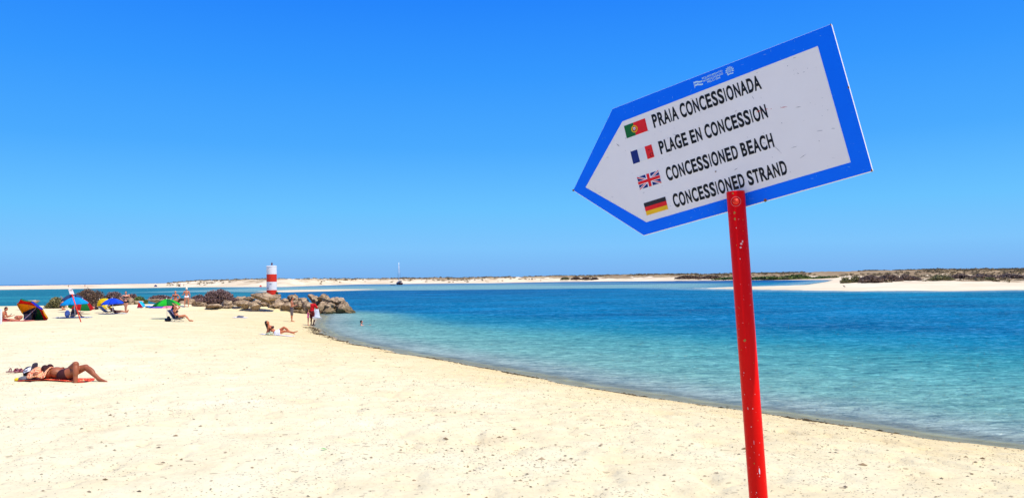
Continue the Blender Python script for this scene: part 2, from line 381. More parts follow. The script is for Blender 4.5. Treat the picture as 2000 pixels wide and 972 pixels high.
add_color(me, 'scrub', np.repeat(sc2.reshape(-1, 1), 3, 1))
set_props(obj('sand_spit', me, DUNE), kind='structure')
P3 = [tuple(on_z(x, y)[:2]) for x, y in [(500, 568.6), (560, 570.3), (640, 568.3), (738, 564.6), (660, 564.8), (560, 566.6)]]
def bar_z(X, Y):
    d = sdf(P3, X, Y); return np.where(d > 0, .16*(1-np.exp(-d/3)), np.maximum(.05*d, -2)) + .03*(fbm(X*.3, Y*.3, 2)-.5)
xs = np.linspace(-110, -25, 160); ys = np.linspace(165, 275, 120)
me, X, Y, Z = grid_mesh('sandbar', xs, ys, bar_z)
add_color(me, 'scrub', np.zeros((X.size, 3)))
set_props(obj('sandbar', me, DUNE), kind='structure')

# ------------------------------------------------------------ sea bed and water
bm = bmesh.new(); bmesh.ops.create_circle(bm, cap_ends=True, segments=64, radius=7000); bmesh.ops.translate(bm, vec=(0, 0, -2.6), verts=bm.verts)
set_props(obj('sea_bed', bm, mat('sea_bed_sand', (.35, .30, .2), .9, lin=True)), kind='structure')
az = np.radians(np.concatenate([np.linspace(-80, -40, 40), np.linspace(-39.5, 40, 760), np.linspace(40.5, 80, 40)])); rr = np.concatenate([np.geomspace(6, 120, 660), np.geomspace(121, 900, 170), np.geomspace(930, 6900, 20)])
AZ, RR = np.meshgrid(az, rr); X = RR*np.sin(AZ); Y = RR*np.cos(AZ)
def ridge(x, y): return 1-np.abs(2*vnoise(x, y)-1)
c1, s1_ = math.cos(.35), math.sin(.35); XR, YR = X*c1+Y*s1_, -X*s1_+Y*c1
wz = .050*(ridge(XR*.45+1.3*vnoise(X*.5, Y*.5), YR*.85)-.5) + .034*(ridge(XR*1.3+9, YR*2.1+vnoise(X, Y))-.5) + .014*(vnoise(X*4.1, Y*5.3)-.5)
wz = wz*sstep(150, 40, RR)*sstep(0, 6, -sdf(P1, X, Y)) + .10*(ridge(X*.16, Y*.33)-.5)*sstep(30, 70, RR)*sstep(260, 120, RR)*sstep(0, 20, -sdf(P1, X, Y))
wz = wz - .0*X
V = np.stack([X.ravel(), Y.ravel(), wz.ravel()], 1); nx, ny = len(az), len(rr)
i = (np.arange(ny-1)[:, None]*nx + np.arange(nx-1)[None]).ravel()
me = mesh_np('water', V, np.stack([i, i+nx, i+nx+1, i+1], 1)[:, ::-1])
if me.polygons[0].normal.z < 0: me.flip_normals()
d1 = -sdf(P1, X, Y)
s = .717*(X+15)+.697*(Y-66) + 5*(fbm(X*.06, Y*.05, 3)-.5)
def lerp(a, b, t): return a*(1-t[..., None])+np.array(b)*t[..., None]
c = np.zeros(X.shape+(3,)); c[:] = (.27, .33, .29)
c = lerp(c, (.15, .325, .28), sstep(.5, 4, d1))
c = lerp(c, (.085, .29, .275), sstep(3, 9, d1))
c = lerp(c, (.028, .24, .265), sstep(7, 15, d1))
c = lerp(c, (.004, .18, .28), sstep(-9, 0, s)*sstep(4, 9, d1))
c = lerp(c, (.0, .138, .268), sstep(-1, 6, s))
c = lerp(c, (.0, .160, .27), sstep(25, 70, s)*sstep(10, 60, X))
c = lerp(c, (.0, .105, .235), sstep(95, 160, Y)*sstep(60, -20, X))
lag = sstep(-20, -32, X+(Y-70)*.3)*sstep(64, 72, Y)
c = lerp(c, (.006, .15, .205), lag)
c = lerp(c, (.02, .22, .26), lag*sstep(.48, .62, fbm(X*.012, Y*.03, 3))*.7)
bankedge = 205-.22*(X+60)+8*(fbm(X*.03, Y*.03, 2)-.5)
b = sstep(0, 16, Y-bankedge)*sstep(-125, -100, X+Y*.0)*sstep(70, 40, X-(Y-190)*.25)
c = lerp(c, (.17, .33, .33), b*sstep(440, 300, Y))
c = lerp(c, (.01, .085, .25), sstep(285, 305, Y)*sstep(335, 318, Y)*sstep(0, 30, X))
c = lerp(c, (.0, .07, .22), sstep(330, 350, Y)*sstep(30, 90, X))
c = lerp(c, (.11, .25, .32), sstep(300, 340, Y)*sstep(520, 420, Y)*sstep(60, 0, X)*sstep(-160, -120, X)*.8)
c = lerp(c, (.02, .10, .25), sstep(430, 450, Y)*sstep(-60, 0, X))
d2 = -sdf(P2, X, Y); c = lerp(c, (.20, .33, .36), sstep(16, 3, d2)*sstep(400, 330, Y)*.75)
d3 = -sdf(P3, X, Y); c = lerp(c, (.24, .33, .30), sstep(10, 2, d3)*.7)
c = lerp(c, (.01, .08, .24), sstep(900, 1500, Y))
add_color(me, 'tint', c.reshape(-1, 3))
clear = .92*sstep(1.3, .05, d1)
clear = np.maximum(clear, .8*sstep(2, 0, np.minimum(d2, d3)))
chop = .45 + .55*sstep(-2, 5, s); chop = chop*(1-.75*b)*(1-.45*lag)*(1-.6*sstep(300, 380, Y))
foam = np.zeros_like(X)
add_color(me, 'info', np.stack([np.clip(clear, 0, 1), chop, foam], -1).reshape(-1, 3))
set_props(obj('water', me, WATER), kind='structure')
#@@PART2
# ------------------------------------------------------------ generic mesh pieces
def frame_of(d):
    d = Vector(d).normalized(); a = Vector((0, 0, 1)) if abs(d.z) < .95 else Vector((1, 0, 0))
    x = a.cross(d).normalized(); return x, d.cross(x), d
def tube(bm, a, b, r1, r2=None, n=8, cap=True):
    r2 = r1 if r2 is None else r2; a = Vector(a); b = Vector(b); x, y, _ = frame_of(b-a)
    A_ = [bm.verts.new(a+(x*math.cos(2*math.pi*i/n)+y*math.sin(2*math.pi*i/n))*r1) for i in range(n)]
    B_ = [bm.verts.new(b+(x*math.cos(2*math.pi*i/n)+y*math.sin(2*math.pi*i/n))*r2) for i in range(n)]
    for i in range(n): bm.faces.new((A_[i], A_[(i+1) % n], B_[(i+1) % n], B_[i]))
    if cap: bm.faces.new(A_[::-1]); bm.faces.new(B_)
def path(bm, pts, r, n=6):
    for a, b in zip(pts[:-1], pts[1:]): tube(bm, a, b, r, r, n)
def capsule(bm, a, b, r1, r2, n=14, h=4):
    a = Vector(a); b = Vector(b); x, y, z = frame_of(b-a); rings = []
    for k in range(h+1):
        t = math.pi/2*(1-k/h); rings.append((a - z*math.sin(t)*r1, max(math.cos(t)*r1, 1e-5)))
    for k in range(h+1):
        t = math.pi/2*k/h; rings.append((b + z*math.sin(t)*r2, max(math.cos(t)*r2, 1e-5)))
    prev = None
    for c, r in rings:
        cur = [bm.verts.new(c+(x*math.cos(2*math.pi*i/n)+y*math.sin(2*math.pi*i/n))*r) for i in range(n)]
        if prev:
            for i in range(n): bm.faces.new((prev[i], prev[(i+1) % n], cur[(i+1) % n], cur[i]))
        else: bm.faces.new(cur[::-1])
        prev = cur
    bm.faces.new(prev)
def ellipsoid(bm, c, ax, rad, n=16, h=10):
    c = Vector(c); ax = [Vector(a) for a in ax]; rows = []
    for j in range(h+1):
        t = -math.pi/2+math.pi*j/h; cr = max(math.cos(t), 1e-4)
        rows.append([bm.verts.new(c+ax[0]*rad[0]*cr*math.cos(2*math.pi*i/n)+ax[1]*rad[1]*cr*math.sin(2*math.pi*i/n)+ax[2]*rad[2]*math.sin(t)) for i in range(n)])
    for j in range(h):
        for i in range(n): bm.faces.new((rows[j][i], rows[j][(i+1) % n], rows[j+1][(i+1) % n], rows[j+1][i]))
    bm.faces.new(rows[0][::-1]); bm.faces.new(rows[-1])
def box(bm, c, s, rot=None):
    m = Matrix.Translation(c) @ (rot.to_4x4() if rot else Matrix.Identity(4)) @ Matrix.Diagonal((*s, 1))
    bmesh.ops.create_cube(bm, size=1, matrix=m)
def bevel(bm, w, seg=2):
    bmesh.ops.bevel(bm, geom=bm.edges[:], offset=w, segments=seg, affect='EDGES', profile=.6)
def sheet(bm, pts_top, th):
    """pts_top: 2-D grid [rows][cols] of Vectors; makes a cloth with thickness th"""
    nr, nc = len(pts_top), len(pts_top[0])
    T = [[bm.verts.new(p) for p in r] for r in pts_top]; B = [[bm.verts.new(Vector(p)-Vector((0, 0, th))) for p in r] for r in pts_top]
    for i in range(nr-1):
        for j in range(nc-1):
            bm.faces.new((T[i][j], T[i][j+1], T[i+1][j+1], T[i+1][j])); bm.faces.new((B[i][j], B[i+1][j], B[i+1][j+1], B[i][j+1]))
    for i in range(nr-1):
        bm.faces.new((T[i][0], T[i+1][0], B[i+1][0], B[i][0])); bm.faces.new((T[i][-1], B[i][-1], B[i+1][-1], T[i+1][-1]))
    for j in range(nc-1):
        bm.faces.new((T[0][j], B[0][j], B[0][j+1], T[0][j+1])); bm.faces.new((T[-1][j], T[-1][j+1], B[-1][j+1], B[-1][j]))
_DG = None
def fused(name, bm, voxel, smooth=3):
    """voxel-fuse overlapping volumes into one continuous surface"""
    me = bpy.data.meshes.new(name); bmesh.ops.recalc_face_normals(bm, faces=bm.faces[:]); bm.to_mesh(me); bm.free()
    o = bpy.data.objects.new('tmp', me); COL.objects.link(o)
    m = o.modifiers.new('r', 'REMESH'); m.mode = 'VOXEL'; m.voxel_size = voxel; m.adaptivity = 0
    if smooth:
        s_ = o.modifiers.new('s', 'SMOOTH'); s_.factor = .5; s_.iterations = smooth
    dg = bpy.context.evaluated_depsgraph_get(); r = bpy.data.meshes.new_from_object(o.evaluated_get(dg))
    bpy.data.objects.remove(o); bpy.data.meshes.remove(me); r.name = name
    return r

# ------------------------------------------------------------ rocks
_ico = bmesh.new(); bmesh.ops.create_icosphere(_ico, subdivisions=4, radius=1)
_ico.verts.ensure_lookup_table(); ICOV = np.array([v.co[:] for v in _ico.verts]); ICOF = np.array([[v.index for v in f.verts] for f in _ico.faces]); _ico.free()
def n3(p, s, seed):
    x, y, z = p[:, 0]*s+seed, p[:, 1]*s+seed*1.7, p[:, 2]*s+seed*.6
    return (vnoise(x, y)+vnoise(y+31, z)+vnoise(z+57, x))/3-.5
def rock_mesh(seed, dims, cuts=9):
    r = np.random.default_rng(seed); V = ICOV.copy()
    for _ in range(cuts):
        n = r.normal(size=3); n[2] *= .8; n /= np.linalg.norm(n); d = r.uniform(.42, .80)
        k = V@n; o = np.maximum(k-d, 0); V -= o[:, None]*n*1.0
    s = 1 + .34*n3(V, 1.6, seed % 50+.3) + .55*n3(V, 3.6, seed % 31+.7) + .38*n3(V, 8, seed % 17+.2) + .16*n3(V, 19, seed % 13+.2) - .55*np.abs(n3(V, 3.1, seed % 9+.4))
    V *= s[:, None]; V /= np.abs(V).max(0)
    return mesh_np('rock', V*np.array(dims)*.5, ICOF)
def rock(px0, py0, px1, py1, Y, seed, label, depth=None, rot=None, cuts=14, group='boulders of the stone jetty'):
    c = at((px0+px1)/2, (py0+py1)/2, Y); k = Y/F_PX; wd = (px1-px0)*k*1.36; ht = (py1-py0)*k*1.34
    dp = depth or (wd*.5+ht*.6)
    me = rock_mesh(seed, (wd, dp, ht), cuts)
    o = bpy.data.objects.new('rock', me); COL.objects.link(o); me.materials.append(ROCK)
    o.location = Vector(c)+Vector((0, dp*.25, 0)); o.rotation_euler = (0, R(rot or 0), 0)
    set_props(o, label, 'rock', group); return o
rocks = [
 (490, 569.5, 533, 589, 63.0, 11, 'big pale boulder perched on others just left of the beacon', 1.8, 12),
 (484.5, 590, 507, 604, 62.6, 12, 'rounded tan boulder on the sand below the big perched boulder', None, 0),
 (469, 589, 491, 601, 63.2, 13, 'low brown rock leaning on the rounded boulder below the perched one', None, -15),
 (457, 587, 480, 598, 64.0, 14, 'pointed rock right of the triangular rock at the purple bush', None, -8),
 (430, 587, 454, 601, 64.0, 15, 'pale triangular rock in front of the purple brown bush', None, 0),
 (402, 593.5, 430, 601, 63.6, 16, 'flat slab half buried in sand under the purple brown bush', None, -4),
 (375, 590.5, 400, 600, 64.4, 17, 'square cut stone block left of the purple brown bush', None, 0),
 (360, 585, 378, 599, 66.0, 18, 'pale rock behind the legs of the white capped bather', None, 6),
 (458, 579.5, 476, 587, 68.0, 19, 'yellowish flat stone on top of the far side of the jetty', None, 0),
 (474, 580, 495, 588, 67.5, 20, 'tan slab touching the left end of the perched boulder', None, 3),
 (464, 586, 482, 591.5, 65.6, 21, 'white flat stone between yellowish stone and pointed rock', None, 5),
 (515, 585, 553, 606.5, 64.6, 22, 'broad brown rock on the sand right below the beacon', 2.2, 10),
 (530, 576, 549, 590, 66.6, 23, 'tall rock hugging the right foot of the beacon', None, 0),
 (545, 580, 563, 594, 66.0, 24, 'small rounded rock second right of the beacon', None, 0),
 (560, 576.5, 583, 593, 66.4, 25, 'large cream coloured rock behind the standing boy', 1.8, 5),
 (572, 589, 595, 606, 64.6, 26, 'smooth light rock right beside the standing boy', None, 8),
 (548, 592, 572, 610, 64.0, 27, 'dark hollowed rock left behind the standing boy', None, -6),
 (579, 579, 598, 596, 66.0, 28, 'weathered rock between cream rock and red shirted man', None, 4),
 (588, 586, 611, 613, 64.4, 29, 'tall brown rock just left of the red shirted man', 1.6, 0),
 (600, 576.5, 622, 592, 66.4, 30, 'slanted pale slab above the red shirted man', 1.6, 28),
 (617, 577.5, 649, 597, 66.2, 31, 'long pale boulder crowning the jetty right of the red shirt', 2.2, 12),
 (643, 582, 671, 598, 66.4, 32, 'rounded pale boulder with dark pit near the seaward end', 2.0, 22),
 (616, 595, 631, 615, 64.2, 33, 'grey upright rock right of the red shirted man', None, 0),
 (624, 592, 652, 609, 64.8, 34, 'dark brown rock under the long pale boulder', None, 12),
 (647, 593, 686, 613.5, 64.6, 35, 'large sloping brown rock at the seaward end', 2.4, 26),
 (627, 602, 651, 615, 63.8, 36, 'low dark rock at the waterline below the jetty', None, 0),
 (676, 604.5, 692, 614, 64.8, 37, 'small wet rock at the very tip of the jetty', None, 18),
 (578, 604, 597, 614, 63.6, 38, 'low rock on the sand between the boy and the man', None, 0),
 (564, 604.5, 582, 612.5, 63.6, 39, 'dark low stone behind the knees of the boy', None, 0),
 (664, 589, 682, 602, 66.2, 61, 'brown shoulder of rock behind the large sloping rock', None, 30),
 (505, 588, 524, 603, 65.0, 62, 'shadowed rock under the right side of the perched boulder', None, 0),
 (286, 583.4, 310, 590, 76.0, 41, 'flat pale slab behind the light blue beach shade', None, 3),
 (307, 582.5, 319, 591, 74.0, 42, 'small round pale rock left of the green umbrella', None, 0),
 (345, 588, 362, 597.5, 68.0, 43, 'pale sloping rock right of the green umbrella', None, 14),
 (366, 584, 379, 594, 69.0, 44, 'rock half hidden behind the white capped bather', None, 0),
 (256, 588, 275, 600, 68.0, 45, 'whitish rock in front of the green bush', None, -6),
 (246, 583, 258, 597, 66.5, 46, 'pale rock beside the standing woman in black', None, 0),
 (318, 584, 336, 590, 78.0, 47, 'long low rock behind the green umbrella', None, 0),
]
for rk in rocks: rock(*rk)
rr_ = random.Random(5)
for k in range(60):
    px = 452+rr_.random()*226; Y = 64.6+rr_.random()*3.0; wd = 13+rr_.random()*12
    py = 601+(px-440)*.030 - rr_.random()*10*(1 if px < 650 else .4)*min(1, (px-430)/70)
    rock(px-wd/2, py-wd*.36, px+wd/2, py+wd*.36, Y, 100+k, 'smaller stone wedged among the big boulders of the jetty', group='small stones between the jetty boulders')

# ------------------------------------------------------------ shrubs
def blob_leaves(lobes, n, size, seed, stretch=1.0):
    r = np.random.default_rng(seed); out = []; rnd = []
    vol = np.array([l[3]*l[4]*l[5] for l in lobes])**.67; ids = r.choice(len(lobes), n, p=vol/vol.sum())
    Lb = np.array(lobes)[ids]
    d = r.normal(size=(n, 3)); d /= np.linalg.norm(d, axis=1)[:, None]
    d[:, 2] = np.where(d[:, 2] < -.3, -d[:, 2], d[:, 2])
    rad = r.uniform(.62, 1.03, n)**.6
    lump = 1+.30*n3(d*1.0+Lb[:, :3]*.3, 3.2, seed % 40+.5)+.25*n3(d, 7, seed % 23+.1)
    c = Lb[:, :3]+d*Lb[:, 3:6]*(rad*lump)[:, None]
    a = r.normal(size=(n, 3))*.7+d; a /= np.linalg.norm(a, axis=1)[:, None]
    b = np.cross(a, r.normal(size=(n, 3))); b /= np.linalg.norm(b, axis=1)[:, None]
    sz = size*r.uniform(.6, 1.5, n)[:, None]
    p0 = c-b*sz*.35; p1 = c+a*sz*.5; p2 = c+b*sz*.35; p3 = c-a*sz*.5
    V = np.stack([p0, p1, p2, p3], 1).reshape(-1, 3)
    F = np.arange(4*n).reshape(n, 4)
    return V, F, np.repeat(np.clip(r.normal(.5, .24, n), 0, 1), 4)
def shrub(px0, py0, px1, py1, Y, mt, label, seed, nl=7, n=4200, size=.10, cat='bush', name='shrub', group=None, gzf=None, corem=None):
    k = Y/F_PX; c = at((px0+px1)/2, py1, Y); wd = (px1-px0)*k; ht = (py1-py0)*k
    bz = c[2]
    if gzf: bz = gzf(c[0], Y)-.08; ht = at(px0, py0, Y)[2]-bz
    base = Vector((c[0], Y, bz))
    t = empty(name, base, 0, label, cat, group); r = random.Random(seed); lobes = []
    for i in range(nl):
        u = (i+.5)/nl*2-1; u += r.uniform(-.12, .12); hh = ht*(1-abs(u)**2.2*.55)*r.uniform(.78, 1.0)
        rx = wd/nl*r.uniform(.8, 1.25)+wd*.08; rz = hh*r.uniform(.38, .55)
        lobes.append((u*(wd/2-rx*.75), r.uniform(-.3, .35)*wd*.4, hh-rz, rx, rx*r.uniform(.8, 1.1), rz))
        lobes.append((u*(wd/2-rx*.6), r.uniform(-.3, .2)*wd*.4, hh*.28, rx*.95, rx, hh*.36))
    V, F, q = blob_leaves(lobes, n, size, seed)
    me = mesh_np('foliage', V, F); add_color(me, 'rnd', np.repeat(q[:, None], 3, 1)); obj('crown', me, mt, t, smooth=False)
    bm = bmesh.new()
    for i in range(6):
        l = lobes[r.randrange(len(lobes))]; tube(bm, (r.uniform(-.1, .1), 0, -.05), (l[0], l[1], l[2]), .03, .012, 5)
    for l in lobes: ellipsoid(bm, l[:3], ((1, 0, 0), (0, 1, 0), (0, 0, 1)), [v*.74 for v in l[3:6]], 10, 7)
    obj('stem', bm, cm((62, 46, 38)) if mt in (BROWN, DBROWN, SPITB) else cm((60, 58, 30)), t)
    return t
shrub(91, 577, 127, 603, 70, OLIVE, 'greyish olive bush at left of the dark umbrella, by the water', 3, 5, 3600)
shrub(139, 560.5, 208, 604, 73, DBROWN, 'largest brown bush behind the light blue and rainbow umbrellas', 4, 7, 8500)
shrub(204, 566, 246, 599, 75, BROWN, 'round brown bush left behind the woman on the phone', 5, 5, 4500)
shrub(243, 571, 270, 592, 78, BROWN, 'small purplish bush right behind the woman on the phone', 6, 4, 2600)
shrub(252, 577, 289, 599, 71, GREEN, 'low green bush right of the woman on the phone', 7, 5, 3600)
shrub(293, 574, 333, 586, 80, BROWN, 'low flat brown bush left of the couple', 8, 5, 2600)
shrub(344, 580.5, 366, 591, 76, DBROWN, 'small dark bush between the two members of the couple', 9, 4, 1800)
shrub(369, 573.5, 404, 593, 70.5, BROWN, 'grey brown bush at left side of the big purple bush', 10, 5, 3200)
shrub(389, 563.5, 464, 600, 67.5, BROWN, 'biggest purple brown dome shaped bush beside the jetty', 12, 7, 11000, .10)

gb = 'bushes on the sand spit across the channel'
for (a, b, c, d, Y, m, lb, n) in [
  (1641, 540, 1662, 549, 178, OLIVE, 'yellow olive bush at the left tip of the spit vegetation', 900),
  (1655, 538, 1690, 548, 184, OLIVE, 'olive scrub left behind the dark brown thicket', 1200),
  (1677, 537, 1722, 554, 158, SPITB, 'dark brown thicket nearest the spit beach, left part', 3600),
  (1712, 535.5, 1760, 551, 162, SPITB, 'dark brown thicket, middle and densest part', 3600),
  (1752, 535, 1796, 546, 168, SPITB, 'dark brown thicket, right end tapering to the sand', 2600),
  (1815, 536, 1862, 547, 178, OLIVE, 'olive green scrub right of the small sandy gap', 2200),
  (1850, 534.5, 1900, 544, 196, SPITB, 'brown scrub behind the olive patch', 2000),
  (1895, 534, 1950, 544, 192, SPITB, 'long brown scrub further right on the spit', 2200),
  (1940, 533.5, 2005, 543, 196, SPITB, 'brown scrub cut by the right edge of the picture', 2200),
  (1922, 540, 1945, 547, 160, OLIVE, 'single round olive bush on the sand at far right', 700)]:
    shrub(a, b, c, d, Y, m, lb, int(a), 6, n, .26, group=gb, gzf=lambda x, y: float(spit_z(np.array([x]), np.array([y]))[0]))
gd = 'bushes along the far lagoon shore'
for i, (a, b, c, d, Y, m, lb) in enumerate([
  (1095, 541, 1112, 546.3, 560, OLIVE, 'first of four small bushes on the far beach'), (1115, 541, 1136, 546, 552, DBROWN, 'widest small dark bush on the far beach'),
  (1136, 541, 1152, 545.8, 552, DBROWN, 'third dark bush on the far beach counted from left'), (1153, 542, 1169, 545.8, 550, DBROWN, 'fourth small bush on the far beach, the lowest'),
  (1318, 537.5, 1372, 545, 474, DBROWN, 'long brown scrub on the far beach left of the sign post'), (1365, 538, 1412, 544.6, 462, DBROWN, 'brown scrub just left of the red post on the far shore'),
  (1395, 540.5, 1470, 546, 440, GREEN, 'green hedge of marsh bushes behind the red post'), (1455, 539, 1530, 546, 432, GREEN, 'green marsh bushes right of the red post'),
  (1515, 536, 1590, 545.8, 428, GREEN, 'tallest green marsh bushes on the far shore'), (1580, 538.5, 1645, 545.8, 424, GREEN, 'green marsh bushes meeting the tip of the spit')]):
    shrub(a, b, c, d, Y, m, lb, 60+i, 9, 1500, .9, group=gd)

# scattered scrub on the dunes: beyond counting
def scrub_field():
    r = np.random.default_rng(9); Vs = []; Fs = []; Q = []; cnt = 0; made = 0
    while made < 4200 and cnt < 60000:
        cnt += 1; a = r.uniform(ang[0]+.35, ang[-1]-.2); d0 = np.interp(a, A, D0); tt = r.uniform(28, 125); yy = d0+tt; xx = a*yy
        dens = (.25+.75*float(sstep(40, 62, tt)))*(.30+.70*float(sstep(-.1, .3, a)))*float(fbm(np.array(xx*.02), np.array(yy*.02), 3) > .38)
        if a < -.455: dens = 0
        if r.random() > dens: continue
        h = _ft.ray_cast(Vector((xx, yy, 50)), Vector((0, 0, -1)))[0]
        if h is None or h.z < .6: continue
        s = r.uniform(.45, 1.3); Vs.append((h.x, h.y, h.z, s)); made += 1
    cnt = 0
    while cnt < 500:
        xx = r.uniform(60, 260); yy = r.uniform(135, 380); d = float(sdf(P2, np.array([xx]), np.array([yy]))[0])
        if d < 24: cnt += .02; continue
        cnt += 1; Vs.append((xx, yy, float(spit_z(np.array([xx]), np.array([yy]))[0]), r.uniform(.4, 1.0)))
    P = np.array(Vs); n = len(P); m = 26
    c = np.repeat(P, m, 0); d = r.normal(size=(n*m, 3)); d /= np.linalg.norm(d, axis=1)[:, None]; d[:, 2] = np.abs(d[:, 2])
    s = c[:, 3:4]; cc = c[:, :3]+d*s*np.array([1, 1, .6])*r.uniform(.5, 1, (n*m, 1))
    a = r.normal(size=(n*m, 3)); b = r.normal(size=(n*m, 3)); sz = s*.42
    V = np.stack([cc-b*sz*.5, cc+a*sz*.5, cc+b*sz*.5], 1).reshape(-1, 3)
    me = mesh_np('dune_scrub', V, np.arange(3*n*m).reshape(-1, 3)); add_color(me, 'rnd', np.repeat(np.repeat(np.clip(r.normal(.5, .25, n), 0, 1), m*3)[:, None], 3, 1))
    set_props(obj('dune_scrub', me, leaf_material('dune_scrub_leaves', (.12, .09, .05), (.22, .165, .085), (.34, .26, .14)), smooth=False), 'low dry scrub and marram grass dotted over the far dunes', 'scrub', kind='stuff')
scrub_field()

# ------------------------------------------------------------ beacon
WHITE = mat('white_paint', (.88, .86, .82), .55, .03, 3, .08, 12, lin=True); RED = mat('red_paint', (.78, .035, .012), .5, .05, 3, .08, 12, lin=True)
GREYM = cm((90, 90, 92), .5)
b0 = at(530.6, 580, 67.6); bx = Vector((b0[0], 67.6, 0)); kk = 67.6/F_PX
bt = empty('beacon', (bx.x, bx.y, .8), 0, 'small round harbour beacon tower with red and white bands on the jetty', 'beacon')
zt = lambda py: at(530.6, py, 67.6)[2]-.8
rad = .44
for (y0, y1, m, nm) in [(519.6, 535.3, WHITE, 'band'), (535.3, 550, RED, 'band'), (550, 566, WHITE, 'band'), (566, 590, RED, 'band')]:
    bm = bmesh.new(); z1, z0 = zt(y0), zt(y1); n = 40; rows = []
    for z, rr2 in ((z0, rad), (z1, rad)):
        rows.append([bm.verts.new((math.cos(2*math.pi*i/n)*rr2, math.sin(2*math.pi*i/n)*rr2, z)) for i in range(n)])
    for i in range(n): bm.faces.new((rows[0][i], rows[0][(i+1) % n], rows[1][(i+1) % n], rows[1][i]))
    o = obj(nm, bm, m, bt, smooth=False)
    for p in o.data.polygons: p.use_smooth = len(p.vertices) == 4
    o['label'] = ('white' if m is WHITE else 'red')+' painted band'
bm = bmesh.new(); z = zt(519.6); tube(bm, (0, 0, z), (0, 0, z+.04), rad+.02, rad-.02, 40); obj('cap', bm, WHITE, bt, False)
bm = bmesh.new(); tube(bm, (.02, 0, z+.04), (.02, 0, z+.16), .035, .035, 10); tube(bm, (.02, 0, z+.12), (.02, 0, z+.26), .07, .07, 12); tube(bm, (.02, 0, z+.26), (.02, 0, z+.30), .085, .03, 12)
obj('lantern', bm, cm((120, 60, 60), .4), bt)
bm = bmesh.new(); tube(bm, (.02, 0, z+.3), (.02, 0, z+.42), .008, .008, 6); obj('aerial', bm, GREYM, bt); bm = bmesh.new(); box(bm, (-.10, 0, z+.10), (.12, .02, .012)); obj('bracket', bm, GREYM, bt)
bm = bmesh.new(); box(bm, (-.20, -rad*.94, zt(562.6)), (.13, .05, .05)); obj('wall_box', bm, cm((40, 40, 46)), bt); bm = bmesh.new(); box(bm, (.05, -rad-.005, zt(554)), (.2, .015, .02)); obj('plate', bm, cm((60, 60, 66)), bt)
bm = bmesh.new(); box(bm, (.50, -.1, zt(573.5)), (.16, .2, .34)); bevel(bm, .02); obj('equipment_box', bm, cm((20, 70, 40)), bt)

